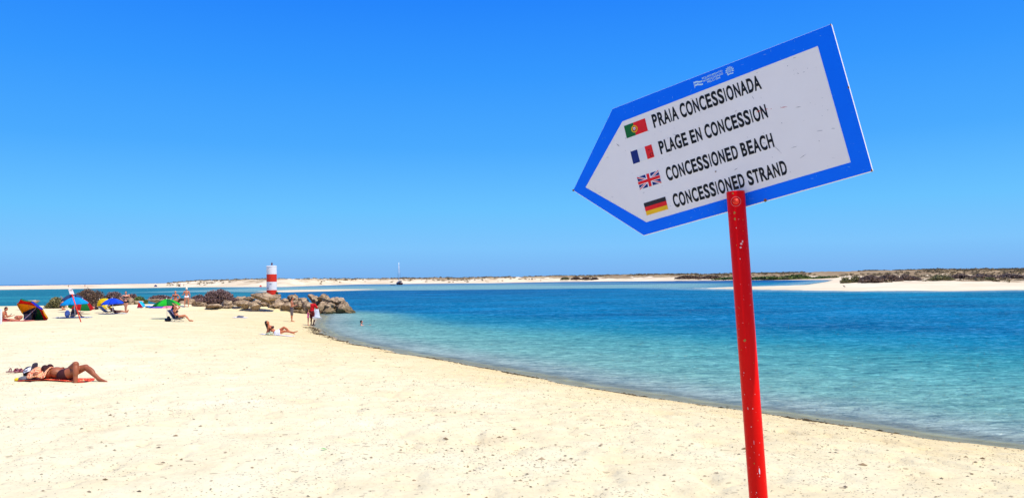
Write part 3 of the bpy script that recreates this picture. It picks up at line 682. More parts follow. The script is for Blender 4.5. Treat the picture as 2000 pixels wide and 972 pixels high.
# ------------------------------------------------------------ people
SKINS = {}
def skin(c, k=''):
    if c not in SKINS:
        m, nt, b = new_mat('skin_%d_%d_%d' % c); l = nt.links; tco = node(nt, 'ShaderNodeTexCoord').outputs['Object']; s = srgb(c)
        l.new(ramp(nt, noise(nt, tco, 6, 4), [(.3, tuple(v*.86 for v in s)), (.7, tuple(min(1, v*1.1) for v in s))]).outputs[0], b.inputs['Base Color'])
        b.inputs['Roughness'].default_value = .5; b.inputs['Specular IOR Level'].default_value = .35
        bp = node(nt, 'ShaderNodeBump'); bp.inputs['Strength'].default_value = .15; bp.inputs['Distance'].default_value = .003
        l.new(noise(nt, tco, 90, 3), bp.inputs['Height']); l.new(bp.outputs[0], b.inputs['Normal']); SKINS[c] = m
    return SKINS[c]
def nv(*a): return Vector(a).normalized()
def person(label, loc, rz, H=1.7, skinc=(196, 132, 98), female=False, fat=1.0, hip=.535, pelvis=None, spine=(0, 0, 1), spine2=None, front=(0, 1, 0),
           head=None, face=None, thL=(.06, 0, -1), thR=(-.06, 0, -1), shL=(0, -.03, -1), shR=(0, -.03, -1), ftL=(.15, 1, -.1), ftR=(-.15, 1, -.1),
           uaL=(.25, 0, -1), faL=(.1, .15, -1), uaR=(-.25, 0, -1), faR=(-.1, .15, -1), hdL=None, hdR=None, wear=(), hair=(40, 28, 22), hairlen=0, group=None,
           voxel=.011, hat=None, cut=None):
    # note: +x is the person's right hand side (front x spine)
    t = empty('person', loc, rz, label, 'person', group)
    sp = Vector(spine).normalized(); s2 = Vector(spine2).normalized() if spine2 else sp
    Fv = Vector(front); Fv = (Fv-sp*Fv.dot(sp)).normalized(); Rv = Fv.cross(sp)
    F2 = (Fv-s2*Fv.dot(s2)).normalized(); R2 = F2.cross(s2)
    P = Vector(pelvis)*1 if pelvis is not None else Vector((0, 0, hip*H))
    W = P+sp*.095*H; Cc = W+s2*.10*H; N = Cc+s2*.095*H; 
    hd = Vector(head).normalized() if head else s2
    Hc = N+hd*.098*H; fc = Vector(face) if face else F2; fc = (fc-hd*fc.dot(hd)).normalized(); hr = fc.cross(hd)
    J = {}
    bm = bmesh.new()
    f = fat
    hw = (.056 if female else .050)*H
    ellipsoid(bm, P, (Rv, Fv, sp), (.098*H*f if female else .088*H*f, .066*H*f, .062*H))
    ellipsoid(bm, W, (Rv, Fv, sp), (.076*H*f if female else .080*H*f, .056*H*f, .075*H))
    ellipsoid(bm, Cc, (R2, F2, s2), (.086*H*f if female else .094*H*f, .060*H*f, .088*H))
    for q in (-1, 1):
        ellipsoid(bm, P+Rv*q*.043*H*f-Fv*.034*H*f-sp*.025*H, (Rv, Fv, sp), (.045*H*f, .042*H*f, .046*H))
        if female: ellipsoid(bm, Cc+R2*q*.041*H*f+F2*.047*H*f+s2*.008*H, (R2, F2, s2), (.034*H*f, .032*H*f, .034*H))
        else: ellipsoid(bm, Cc+R2*q*.040*H+F2*.034*H*f+s2*.02*H, (R2, F2, s2), (.042*H, .026*H, .034*H))
        capsule(bm, N-s2*.022*H, N+R2*q*.098*H-s2*.036*H, .030*H, .032*H)
    capsule(bm, N-s2*.02*H, N+hd*.05*H, .032*H, .028*H)
    # head
    ellipsoid(bm, Hc+hd*.008*H, (hr, fc, hd), (.0435*H, .054*H, .053*H), 20, 14)
    ellipsoid(bm, Hc+fc*.014*H-hd*.030*H, (hr, fc, hd), (.033*H, .036*H, .034*H))
    capsule(bm, Hc+fc*.053*H+hd*.004*H, Hc+fc*.060*H-hd*.014*H, .0055*H, .0085*H, 8, 3)
    ellipsoid(bm, Hc+fc*.046*H-hd*.033*H, (hr, fc, hd), (.014*H, .007*H, .006*H), 10, 6)
    for q in (-1, 1): ellipsoid(bm, Hc+hr*q*.0435*H-hd*.006*H-fc*.004*H, (hr, fc, hd), (.006*H, .012*H, .018*H), 10, 6)
    segs = {}
    def limb(side):
        q = 1 if side == 'R' else -1
        th, sh, ft = (thR, shR, ftR) if side == 'R' else (thL, shL, ftL); ua, fa, hdd = (uaR, faR, hdR) if side == 'R' else (uaL, faL, hdL)
        fx = lambda v: Vector(v).normalized()
        hipj = P+Rv*q*hw-sp*.012*H; kn = hipj+fx(th)*.245*H; an = kn+fx(sh)*.238*H; fd = fx(ft)
        capsule(bm, hipj, hipj.lerp(kn, .55), .058*H*f, .047*H*f); capsule(bm, hipj.lerp(kn, .5), kn, .048*H*f, .033*H)
        capsule(bm, kn, an, .032*H, .0185*H); cv = fx(sh); back = fx(th)-cv*fx(th).dot(cv); back = (back.normalized() if back.length > .25 else -Fv)
        if fx(th).dot(cv) > .97: back = -(fd-cv*fd.dot(cv)).normalized()
        ellipsoid(bm, kn.lerp(an, .3)+back*(.010*H), (back, cv.cross(back), cv), (.028*H, .031*H, .075*H))
        capsule(bm, an-fd*.022*H-Vector((0, 0, 0)), an+fd*.085*H-fx(sh)*(-.012*H), .021*H, .016*H, 10, 3)
        capsule(bm, an+fd*.075*H+cv*.012*H, an+fd*.108*H+cv*.014*H, .0165*H, .011*H, 10, 3)
        sho = N+R2*q*.112*H-s2*.040*H; el_ = sho+fx(ua)*.168*H; wr = el_+fx(fa)*.150*H; hv = fx(hdd) if hdd else fx(fa)
        ellipsoid(bm, sho, (R2, F2, s2), (.034*H, .034*H, .036*H))
        capsule(bm, sho, el_, .029*H*(.5+.5*f), .0225*H); capsule(bm, el_, wr, .0235*H, .0145*H)
        side_ = hv.cross(fx(ua)); side_ = (side_.normalized() if side_.length > .1 else R2.cross(hv).normalized()); nrm = side_.cross(hv)
        ellipsoid(bm, wr+hv*.027*H, (side_, nrm, hv), (.0225*H, .0105*H, .032*H), 12, 8)
        for i, (o_, ln) in enumerate(((-.016, .038), (-.0055, .044), (.0055, .041), (.016, .032))):
            a = wr+hv*.050*H+side_*o_*H; m_ = a+hv*ln*.55*H-nrm*.004*H; capsule(bm, a, m_, .0052*H, .005*H, 6, 2); capsule(bm, m_, m_+(hv-nrm*.45).normalized()*ln*.5*H, .005*H, .0042*H, 6, 2)
        capsule(bm, wr+hv*.015*H-side_*.015*H, wr+hv*.045*H-side_*.034*H, .007*H, .0052*H, 6, 2)
        segs[side] = dict(hip=hipj, kn=kn, an=an, sho=sho, el=el_, wr=wr, fd=fd, hv=hv)
    limb('L'); limb('R')
    me = fused('body', bm, voxel, 3)
    obj('body', me, skin(skinc), t)
    # hair
    if hair:
        bm = bmesh.new(); ellipsoid(bm, Hc+hd*.016*H-fc*.010*H, (hr, fc, hd), (.0475*H, .052*H, .053*H), 18, 12)
        for q in (-1, 1): ellipsoid(bm, Hc+hr*q*.034*H-fc*.018*H-hd*.012*H, (hr, fc, hd), (.014*H, .03*H, .032*H))
        if hairlen:
            d = Vector((0, 0, -1)); a = Hc-fc*.038*H; m_ = a-hd*.06*H-fc*.012*H; capsule(bm, a, m_, .034*H, .032*H); capsule(bm, m_, m_+(d*.6-hd*.4).normalized()*hairlen*H, .032*H, .016*H)
        obj('hair', fused('hair', bm, .01, 2), cm(tuple(hair), .6), t)
    if H > 1 and voxel < .02 and hair is not None:
        bm = bmesh.new()
        bm.free()
        for q in (-1, 1):
            bm = bmesh.new(); ellipsoid(bm, Hc+fc*.0495*H+hr*q*.0165*H+hd*.004*H, (hr, fc, hd), (.0075*H, .004*H, .0045*H), 10, 6)
            obj('eye', bm, cm((30, 22, 20), .3), t)
    inf = .010
    for wk in wear:
        kind, colr = wk[0], wk[1]; bm = bmesh.new(); nm = kind
        if kind == 'bikini_top':
            for q in (-1, 1): ellipsoid(bm, Cc+R2*q*.041*H*f+F2*.052*H*f+s2*.002*H, (R2, F2, s2), (.038*H*f, .037*H*f, .034*H))
            a0 = Cc-s2*.018*H
            for i in range(20):
                p = [a0+R2*math.cos(2*math.pi*j/20)*.091*H*f+F2*math.sin(2*math.pi*j/20)*.066*H*f for j in (i, i+1)]; capsule(bm, p[0], p[1], .011*H, .011*H, 6, 2)
        elif kind == 'bikini_bottom':
            ellipsoid(bm, P-sp*.012*H, (Rv, Fv, sp), (.105*H*f if female else .097*H*f, .076*H*f, .042*H))
            for sd_ in 'LR': g = segs[sd_]; capsule(bm, g['hip'], g['hip'].lerp(g['kn'], .06), .0635*H*f, .0625*H*f)
            for q in (-1, 1): ellipsoid(bm, P+Rv*q*.040*H*f-Fv*.034*H*f-sp*.022*H, (Rv, Fv, sp), (.049*H*f, .050*H*f, .046*H))
            ellipsoid(bm, P-sp*.042*H, (Rv, Fv, sp), (.03*H, .055*H*f, .035*H))
        elif kind in ('shorts', 'skirt'):
            ln = wk[2] if len(wk) > 2 else .6
            ellipsoid(bm, P, (Rv, Fv, sp), (.100*H*f, .075*H*f, .060*H))
            for q in (-1, 1): ellipsoid(bm, P+Rv*q*.043*H*f-Fv*.034*H*f-sp*.025*H, (Rv, Fv, sp), (.050*H*f, .048*H*f, .050*H))
            for sd_ in 'LR':
                g = segs[sd_]; capsule(bm, g['hip'], g['hip'].lerp(g['kn'], ln), .064*H*f, .056*H*f)
        elif kind in ('t_shirt', 'top'):
            ellipsoid(bm, W, (Rv, Fv, sp), (.086*H*f, .066*H*f, .085*H)); ellipsoid(bm, Cc, (R2, F2, s2), (.102*H*f, .070*H*f, .096*H))
            if kind == 't_shirt':
                ellipsoid(bm, P+sp*.02*H, (Rv, Fv, sp), (.098*H*f, .075*H*f, .05*H))
                for q in (-1, 1): capsule(bm, N-s2*.028*H, N+R2*q*.098*H-s2*.036*H, .036*H, .038*H)
                for sd_ in 'LR': g = segs[sd_]; capsule(bm, g['sho'], g['sho'].lerp(g['el'], .75), .040*H, .036*H)
            else:
                for q in (-1, 1): ellipsoid(bm, Cc+R2*q*.041*H*f+F2*.047*H*f+s2*.008*H, (R2, F2, s2), (.038*H*f, .036*H*f, .038*H))
        obj(nm, fused(nm, bm, .012, 3), cm(tuple(colr), .8), t)
    if hat:
        bm = bmesh.new(); x = Hc+hd*.030*H
        capsule(bm, x-hd*.002*H, x+hd*.022*H, .055*H, .040*H)
        if hat[1]: 
            n = 24
            for s_ in range(n):
                a1, a2 = 2*math.pi*s_/n, 2*math.pi*(s_+1)/n
                capsule(bm, x+(hr*math.cos(a1)+fc*math.sin(a1))*.062*H-hd*.004*H, x+(hr*math.cos(a2)+fc*math.sin(a2))*.062*H-hd*.004*H, hat[1]*H, hat[1]*H, 6, 2)
        obj('hat', fused('hat', bm, .012, 2), cm(tuple(hat[0]), .8), t)
    t_ = t; t_['_'] = 0; del t_['_']
    person.last = dict(P=P, N=N, Hc=Hc, segs=segs, hd=hd, fc=fc, hr=hr, t=t)
    return t
def cloth(name, x0, x1, y0, y1, mtl, label, cat, loc, rz=0, th=.012, wav=.012, group=None, nx=14, ny=8, seed=1, mesh_rot=0):
    """cloth lying on the sand; follows the ground"""
    bm = bmesh.new(); rows = []; ca, sa = math.cos(rz), math.sin(rz)
    for j in range(ny):
        r_ = []
        for i in range(nx):
            x = x0+(x1-x0)*i/(nx-1); y = y0+(y1-y0)*j/(ny-1); X_ = loc[0]+x*ca-y*sa; Y_ = loc[1]+x*sa+y*ca
            e = vnoise(np.array(x*5+seed), np.array(y*5+seed*2.3))*.03 if (i in (0, nx-1) or j in (0, ny-1)) else 0
            z = gz(X_, Y_)-loc[2]+.022+wav*float(vnoise(np.array(x*7+seed), np.array(y*7)))
            r_.append(Vector((x+float(e), y+float(e), z)))
        rows.append(r_)
    sheet(bm, rows, th); o = obj(name, bm, mtl)
    o.location = loc; o.rotation_euler = (0, 0, rz); set_props(o, label, cat, group); return o
def striped(name, cols, scale, axis=0):
    m, nt, b = new_mat(name); l = nt.links; tco = node(nt, 'ShaderNodeTexCoord').outputs['Object']; s = node(nt, 'ShaderNodeSeparateXYZ'); l.new(tco, s.inputs[0])
    v = mathn(nt, 'FRACT', mathn(nt, 'MULTIPLY', s.outputs[axis], scale)); n = len(cols)
    l.new(ramp(nt, v, [(i/n, srgb(c)) for i, c in enumerate(cols)], 'CONSTANT').outputs[0], b.inputs['Base Color']); b.inputs['Roughness'].default_value = .9; return m
def patterned(name, cols, scale):
    m, nt, b = new_mat(name); l = nt.links; tco = node(nt, 'ShaderNodeTexCoord').outputs['Object']
    n = len(cols); l.new(ramp(nt, noise(nt, tco, scale, 3, .6, .5), [(.30+.40*i/n, srgb(c)) for i, c in enumerate(cols)], 'CONSTANT').outputs[0], b.inputs['Base Color']); b.inputs['Roughness'].default_value = .9; return m

def G(px, py, dz=0.0):
    p = ground(px, py); return Vector((p[0], p[1], gz(p[0], p[1])+dz))
# --- near sunbather, head to the left, feet to the right
g = G(128, 741)
kx = g.y/F_PX
sb = person('tanned sunbather lying with raised knees on a red towel, cap over face', g, R(0), 1.80, (156, 88, 54), True, 1.08, pelvis=(0, 0, .125),
       spine=(-.93, 0, .22), spine2=(-1, 0, -.06), front=(.1, 0, 1), head=(-1, 0, .05), face=(0, 0, 1),
       thL=(.50, -.50, .40), shL=(.14, -.25, -.9), ftL=(.75, -.35, -.15), thR=(1.0, .05, .36), shR=(.95, -.35, -.62), ftR=(.8, -.3, -.2),
       uaL=(.35, -.95, -.16), faL=(.70, .35, .18), uaR=(-.2, .9, .10), faR=(.95, .1, .1), hair=(30, 22, 20),
       wear=(('bikini_bottom', (60, 20, 24)), ('bikini_top', (58, 22, 22))), voxel=.008)
q = person.last; Hc = Vector(g)+q['Hc']
cloth('towel', -.80, .42, -.27, .22, patterned('red_beach_towel', [(196, 36, 24), (214, 90, 50), (206, 44, 28), (232, 176, 120)], 9), 'red patterned beach towel under the tanned sunbather', 'towel', (g.x, g.y, g.z), R(0), wav=.02, nx=24, ny=12)
# cloth folded over chest and neck
bm = bmesh.new(); rows = []
for j in range(9):
    r_ = []
    for i in range(11):
        u = i/10; v = j/8*2-1; x = -.60+.36*u; y = v*.27; z = .235*math.sqrt(max(0, 1-(v*.92)**2))+.03+.02*math.sin(9*u+3*v)-.05*u*(1-u)
        r_.append(Vector((x, y, z)))
    rows.append(r_)
sheet(bm, rows, .012); o = obj('shawl', bm, patterned('orange_print', [(232, 150, 92), (246, 190, 140), (205, 84, 48), (250, 210, 165)], 22)); o.location = g; set_props(o, 'orange print cloth spread over the chest of the near sunbather', 'cloth')
# cap over the face
cp = empty('cap', Hc+Vector((0, -.02, .02)), 0, 'grey and white baseball cap with red trim propped over the face of the near sunbather', 'cap', rot=(R(-10), R(-24), 0))
bm = bmesh.new(); n = 18; rows = []
for j in range(8):
    t_ = math.pi/2*j/7; rows.append([bm.verts.new((math.cos(2*math.pi*i/n)*.115*math.cos(t_), math.sin(2*math.pi*i/n)*.10*math.cos(t_), .125*math.sin(t_))) for i in range(n)])
for j in range(7):
    for i in range(n): bm.faces.new((rows[j][i], rows[j][(i+1) % n], rows[j+1][(i+1) % n], rows[j+1][i]))
me = obj('crown', bm, [cm((232, 230, 235)), cm((56, 54, 66)), cm((120, 20, 26))], cp).data
for p in me.polygons:
    c_ = p.center; p.material_index = 2 if c_.x < -.055 and c_.z < .07 else (1 if (c_.z > .085 or c_.x < -.07) else 0)
bm = bmesh.new(); rows = []
for j in range(5):
    rows.append([Vector((.09+(.024*j)*math.cos((i/8-.5)*1.7), .105*math.sin((i/8-.5)*2.4)*(1-.05*j), .02+.027*j-.02*((i/8-.5)*2)**2)) for i in range(9)])
sheet(bm, rows, .005); v_ = obj('visor', bm, cm((66, 66, 80)), cp); bm = bmesh.new(); rows = [[p+Vector((.004, 0, .002)) for p in r] for r in rows]; 
# printed swirl on the side panel
path(bm, [Vector((.02+.045*math.cos(a)*.9, -.108, .045+.022*math.sin(a))) for a in [i*.5 for i in range(12)]], .006, 5); obj('emblem', bm, cm((25, 22, 28)), cp)
# small roll-top bag under the head
p_ = Vector(g)+Vector((-.70, -.12, .065)); bm = bmesh.new(); ellipsoid(bm, (0, 0, 0), ((1, 0, 0), (0, 1, 0), (0, 0, 1)), (.14, .11, .055)); ellipsoid(bm, (.08, .02, .012), ((1, 0, 0), (0, 1, 0), (0, 0, 1)), (.10, .10, .05))
bgx = empty('bag', p_, 0, 'grey cloth bag with a yellow corner used as a pillow by the near sunbather', 'bag'); obj('sack', fused('sack', bm, .012, 1), cm((105, 104, 108), .9, bump=.5, bscale=20), bgx)
bm = bmesh.new(); ellipsoid(bm, (-.15, -.02, -.01), ((1, 0, 0), (0, 1, 0), (0, 0, 1)), (.055, .05, .035)); obj('flap', bm, cm((240, 200, 20)), bgx)
# pair of sandals
def sandal(px, py, lab, rz, tilt):
    p = G(px, py, .03); t = empty('sandal', p, 0, lab, 'sandal', 'pair of sandals beside the near sunbather', rot=(tilt, 0, rz))
    bm = bmesh.new(); n = 20; top = []; bot = []
    for i in range(n):
        a = 2*math.pi*i/n; x = .125*math.cos(a); y = (.045+.008*math.cos(a))*math.sin(a); top.append(bm.verts.new((x, y, .018))); bot.append(bm.verts.new((x, y, 0)))
    bm.faces.new(top); bm.faces.new(bot[::-1])
    for i in range(n): bm.faces.new((bot[i], bot[(i+1) % n], top[(i+1) % n], top[i]))
    obj('sole', bm, cm((150, 92, 96)), t)
    for (x, h) in ((.05, .055), (-.045, .065)):
        bm = bmesh.new(); path(bm, [Vector((x+.01*math.sin(a), .048*math.cos(a), .015+h*math.sin(a))) for a in [math.pi*i/8 for i in range(9)]], .0095, 6); obj('strap', bm, cm((126, 44, 60)), t)
sandal(24, 729, 'left of the two dusky pink sandals beside the sunbather', R(10), 0)
sandal(38, 727, 'right of the two dusky pink sandals, standing on its side', R(-12), R(62))

# --- sitting man at far left
g = G(6, 627.5)
person('young man sitting at the left edge looking down at his phone', g, R(-78), 1.72, (196, 122, 86), False, .95, pelvis=(0, 0, .10), spine=(0, -.12, 1), spine2=(0, .30, 1), head=(0, .45, .9), face=(0, .9, -.5),
       thL=(.1, 1, .03), thR=(-.04, 1, -.01), shL=(0, 1, -.10), shR=(0, 1, -.06), ftL=(.1, .5, 1), ftR=(-.1, .5, 1), uaL=(.1, .35, -1), faL=(-.2, .9, .25), uaR=(-.1, .4, -1), faR=(.2, .9, .35),
       wear=(('shorts', (170, 70, 60), .45),), hair=(46, 26, 20))
q = person.last; h_ = q['segs']['R']; bm = bmesh.new(); box(bm, (0, 0, 0), (.075, .012, .15)); bevel(bm, .004, 1)
o = obj('mobile_phone', bm, cm((22, 22, 26), .3)); o.matrix_world = q['t'].matrix_basis @ Matrix.Translation(h_['wr']+h_['hv']*.09+Vector((-.02, .01, .03))) @ Matrix.Rotation(R(-35), 4, 'X'); set_props(o, 'dark phone in the hands of the man at left edge', 'phone')
cloth('towel', -.35, 1.6, -.4, .4, cm((214, 120, 112)), 'pink red towel under the sitting man at the left edge', 'towel', g, R(2), wav=.015)
bm = bmesh.new(); ellipsoid(bm, (0, 0, .12), ((1, 0, 0), (0, 1, 0), (0, 0, 1)), (.26, .16, .13)); ellipsoid(bm, (.14, 0, .17), ((1, 0, 0), (0, 1, 0), (0, 0, 1)), (.12, .12, .08))
o = obj('bag', fused('bag', bm, .02, 2), patterned('red_brown_print', [(150, 50, 40), (206, 130, 96), (96, 30, 30)], 6)); o.location = G(36, 623.5); set_props(o, 'slumped red brown beach bag right of the sitting man', 'bag')
# white board at the frame edge
p_ = G(-4, 633); bm = bmesh.new(); box(bm, (0, 0, .42), (.42, .05, .85)); bevel(bm, .02)
wb = empty('sign_board', p_, 0, 'white board standing in the sand cut by the left edge of the picture', 'board'); obj('panel', bm, WHITE, wb, False)
bm = bmesh.new(); tube(bm, (-.16, .06, -.1), (-.16, .06, .8), .02); tube(bm, (.16, .06, -.1), (.16, .06, .8), .02); obj('stake', bm, cm((150, 120, 80)), wb)
# grey rock-like drift heap behind the rainbow umbrella
o = rock(33, 585.5, 67, 594, 66, 71, 'pinkish grey rock on the sand behind the leaning rainbow umbrella', None, -8, group=None)

# ------------------------------------------------------------ umbrellas
def umbrella(name_label, top, axis, Rr, drop, cols, pole_end=None, group='open beach umbrellas', spin=0.0, n=8, pole_col=(232, 230, 226)):
    """top: world position of the ferrule; axis: direction from pole foot to the top"""
    ax = Vector(axis).normalized(); t = empty('beach_umbrella', top, 0, name_label, 'umbrella', group); t.rotation_mode = 'QUATERNION'
    t.rotation_quaternion = Vector((0, 0, 1)).rotation_difference(ax)
    prof = lambda r: -drop*(r**1.75)
    for k in range(n):
        a0 = spin+2*math.pi*k/n; a1 = spin+2*math.pi*(k+1)/n; bm = bmesh.new(); rows = []
        for j in range(7):
            r_ = .015+(1-.015)*j/6; row = []
            for i in range(7):
                u = i/6; a = a0+(a1-a0)*u
                rad_ = Rr*r_*(math.cos((a1-a0)/2)/math.cos(a-(a0+a1)/2)*.75+.25)*(1-.05*math.sin(math.pi*u)*r_**4)
                z = prof(r_)+drop*.10*math.sin(math.pi*u)*r_**1.5*0 - .012*math.sin(math.pi*u)*r_*Rr
                row.append(Vector((rad_*math.cos(a), rad_*math.sin(a), z)))
            rows.append(row)
        # valance
        rows.append([Vector((p.x*1.005, p.y*1.005, p.z-.07-.015*math.sin(math.pi*i/6))) for i, p in enumerate(rows[-1])])
        cc = cols[k % len(cols)]
        if callable(cols[0]): cc = cols[0](t.rotation_quaternion @ Vector((math.cos((a0+a1)/2), math.sin((a0+a1)/2), -.25)))
        sheet(bm, rows, .003); obj('canopy_panel', bm, mat_cloth(cc), t)
    for k in range(n):
        a = spin+2*math.pi*k/n; bm = bmesh.new(); path(bm, [Vector((Rr*r_*math.cos(a), Rr*r_*math.sin(a), prof(r_)-.012)) for r_ in (.02, .3, .6, .85, 1.0)], .006, 5)
        tube(bm, (Rr*.5*math.cos(a), Rr*.5*math.sin(a), prof(.5)-.015), (.02*math.cos(a), .02*math.sin(a), -drop*.3-.45), .004, .004, 5)
        obj('rib', bm, GREYM, t)
    L_ = (Vector(top)-Vector(pole_end)).length if pole_end is not None else 2.0
    bm = bmesh.new(); tube(bm, (0, 0, .06), (0, 0, -L_), .017, .017, 10); tube(bm, (0, 0, .06), (0, 0, .10), .02, .006, 8); obj('pole', bm, cm(pole_col, .4), t)
    return t
_mcl = {}
def mat_cloth(c):
    if c not in _mcl: _mcl[c] = mat('cloth_%d_%d_%d' % c, c, .8, .06, 5, trans=.5)
    return _mcl[c]
def umb(px, py, Y, foot, Rr, drop, cols, label, axis=None, spin=.2, **kw):
    top = Vector(at(px, py, Y)); ft = Vector(foot) if foot is not None else None
    ax = Vector(axis) if axis else (top-ft)
    return umbrella(label, top, ax, Rr, drop, cols, ft if ft is not None else top-ax.normalized()*1.9, spin=spin, **kw)
BL, GN, RD, YE, NV, CY = (22, 72, 190), (22, 130, 60), (206, 26, 30), (240, 170, 20), (28, 32, 74), (10, 168, 232)
# leaning rainbow umbrella, inside turned to the camera
_la = Vector((.27, .70, .64)).normalized(); _e1 = (Vector((1, 0, 0))-_la*_la.x).normalized(); _e2 = _la.cross(_e1)
if _e2.z < 0: _e2 = -_e2
_q1 = Vector((0, 0, 1)).rotation_difference(_la).inverted() @ _e1; lean_spin = math.atan2(_q1.y, _q1.x)-math.pi/8
def lean_col(v):
    a = math.degrees(math.atan2(v.dot(_e2), v.dot(_e1)))
    tab = ((0, (246, 178, 16)), (45, (40, 56, 200)), (90, (20, 130, 60)), (135, (220, 30, 20)), (180, (246, 176, 16)), (225, (34, 38, 66)), (270, (20, 104, 52)), (315, (216, 26, 20)))
    return min(tab, key=lambda t_: abs((a-t_[0]+180) % 360-180))[1]
f0 = G(58.5, 626.5); tp = Vector(at(73.0, 599, f0.y+.80))
umbrella('rainbow umbrella lying on its rim with the inside facing the camera', tp, (.27, .70, .64), 1.0, .36, [lean_col], f0, spin=lean_spin)
bm = bmesh.new(); box(bm, (0, 0, .19), (.46, .22, .38)); bevel(bm, .05, 3); p_ = G(51, 625.5); cb = empty('cool_bag', p_+Vector((0, .2, 0)), R(8), 'dark grey cool bag in the shade of the leaning rainbow umbrella', 'bag'); obj('bag_body', bm, cm((98, 96, 92)), cb)
bm = bmesh.new(); path(bm, [Vector((-.15, 0, .37)), Vector((-.1, 0, .47)), Vector((.1, 0, .47)), Vector((.15, 0, .37))], .012); obj('handle', bm, cm((40, 40, 40)), cb)
# light blue umbrella
f1 = G(151, 621); umb(144.5, 579.5, f1.y, Vector((at(147, 620, f1.y)[0], f1.y, f1.z)), .84, .42, [CY, (20, 180, 238)], 'light blue umbrella in front, beside the small leaning sign')
f2 = G(141, 606); Y2 = 60.0
umb(141, 573.5, Y2, None, .82, .42, [NV, (70, 86, 130)], 'dark navy umbrella peeking out above the light blue one', axis=(-.08, 0, 1))
Y3 = 56.0; umb(161, 583, Y3, None, .84, .64, [RD, (60, 70, 200), BL, RD, GN, RD, GN, RD], 'red, green and blue umbrella right behind the light blue one', axis=(.22, -.1, 1), spin=.5)
# blue and yellow umbrellas
fb = G(222, 612.5); umb(219, 582, fb.y, Vector((at(221, 612, fb.y)[0], fb.y, fb.z)), .76, .36, [(24, 84, 226), (40, 104, 240)], 'bright blue umbrella over the reclining sunbather')
umb(195, 584.5, 58, None, .50, .30, [(246, 214, 0), (250, 224, 30)], 'yellow umbrella tilted to the left behind the blue one', axis=(-.75, -.2, 1), spin=.1)
# green umbrella
f5 = G(332.5, 622.5); umb(325.5, 583.5, f5.y, f5, .80, .36, [(0, 140, 60), (50, 214, 60)], 'green two tone umbrella behind the woman in the low chair', axis=(-.04, 0.02, 1), spin=.42)

# ------------------------------------------------------------ items and people round the umbrellas
g = G(141, 620.5); cloth('towel', -1.15, 1.15, -.35, .35, striped('blue_white_stripes', [(236, 238, 244), (40, 60, 130), (120, 150, 200), (34, 44, 96)], 3.1), 'blue and white striped towel under the light blue umbrella', 'towel', g, R(1), wav=.03)
g = G(143, 619.5); person('person in dark clothes sitting hunched in the shade of the light blue umbrella', g+Vector((-.1, .1, .02)), R(-70), 1.62, (120, 78, 62), False, 1.05, pelvis=(0, 0, .10), spine=(0, -.05, 1), spine2=(0, .35, 1), head=(0, .5, .9),
   thL=(.15, .75, .65), thR=(-.15, .8, .6), shL=(0, .55, -.8), shR=(0, .6, -.75), uaL=(.2, .7, -.7), faL=(-.2, .9, -.1), uaR=(-.2, .7, -.7), faR=(.2, .9, -.1), wear=(('t_shirt', (52, 50, 66)), ('shorts', (70, 66, 80), .8)), hair=(30, 22, 20))
bm = bmesh.new(); ellipsoid(bm, (0, 0, .22), ((1, 0, 0), (0, 1, 0), (0, 0, 1)), (.17, .13, .25)); ellipsoid(bm, (.02, -.1, .14), ((1, 0, 0), (0, 1, 0), (0, 0, 1)), (.13, .09, .12)); o = obj('backpack', fused('backpack', bm, .02, 2), cm((60, 84, 150), .9)); o.location = G(131.5, 619); set_props(o, 'blue backpack left of the hunched person under the umbrella', 'backpack')
g = G(121, 605.5); person('person kneeling in dark swimwear left of the light blue umbrella', g, R(-60), 1.6, (206, 138, 104), True, 1.05, pelvis=(0, -.1, .30), spine=(0, .25, 1), spine2=(0, .4, 1), thL=(.1, .75, -.5), thR=(-.1, .75, -.5), shL=(0, -1, -.16), shR=(0, -1, -.16), ftL=(0, -1, -.1), ftR=(0, -1, -.1),
   uaL=(.2, .2, 1), faL=(.3, -.3, .4), uaR=(-.1, .6, -1), faR=(0, .6, -.8), wear=(('bikini_top', (24, 22, 30)), ('bikini_bottom', (24, 22, 30))), hair=(40, 26, 22), hairlen=.08)
g = G(188, 604); person('person lying on their back in the gap between red and blue umbrellas', g, R(-100), 1.65, (214, 140, 106), False, 1.05, pelvis=(0, 0, .12), spine=(0, -1, .1), front=(0, 0, 1), thL=(.1, .7, .75), thR=(-.1, .7, .72), shL=(0, .4, -.9), shR=(0, .45, -.9), ftL=(0, 1, -.1), ftR=(0, 1, -.1), uaL=(.8, .5, -.1), faL=(.2, 1, 0), uaR=(-.8, .5, -.1), faR=(-.2, 1, 0), wear=(('shorts', (60, 50, 60), .4),))
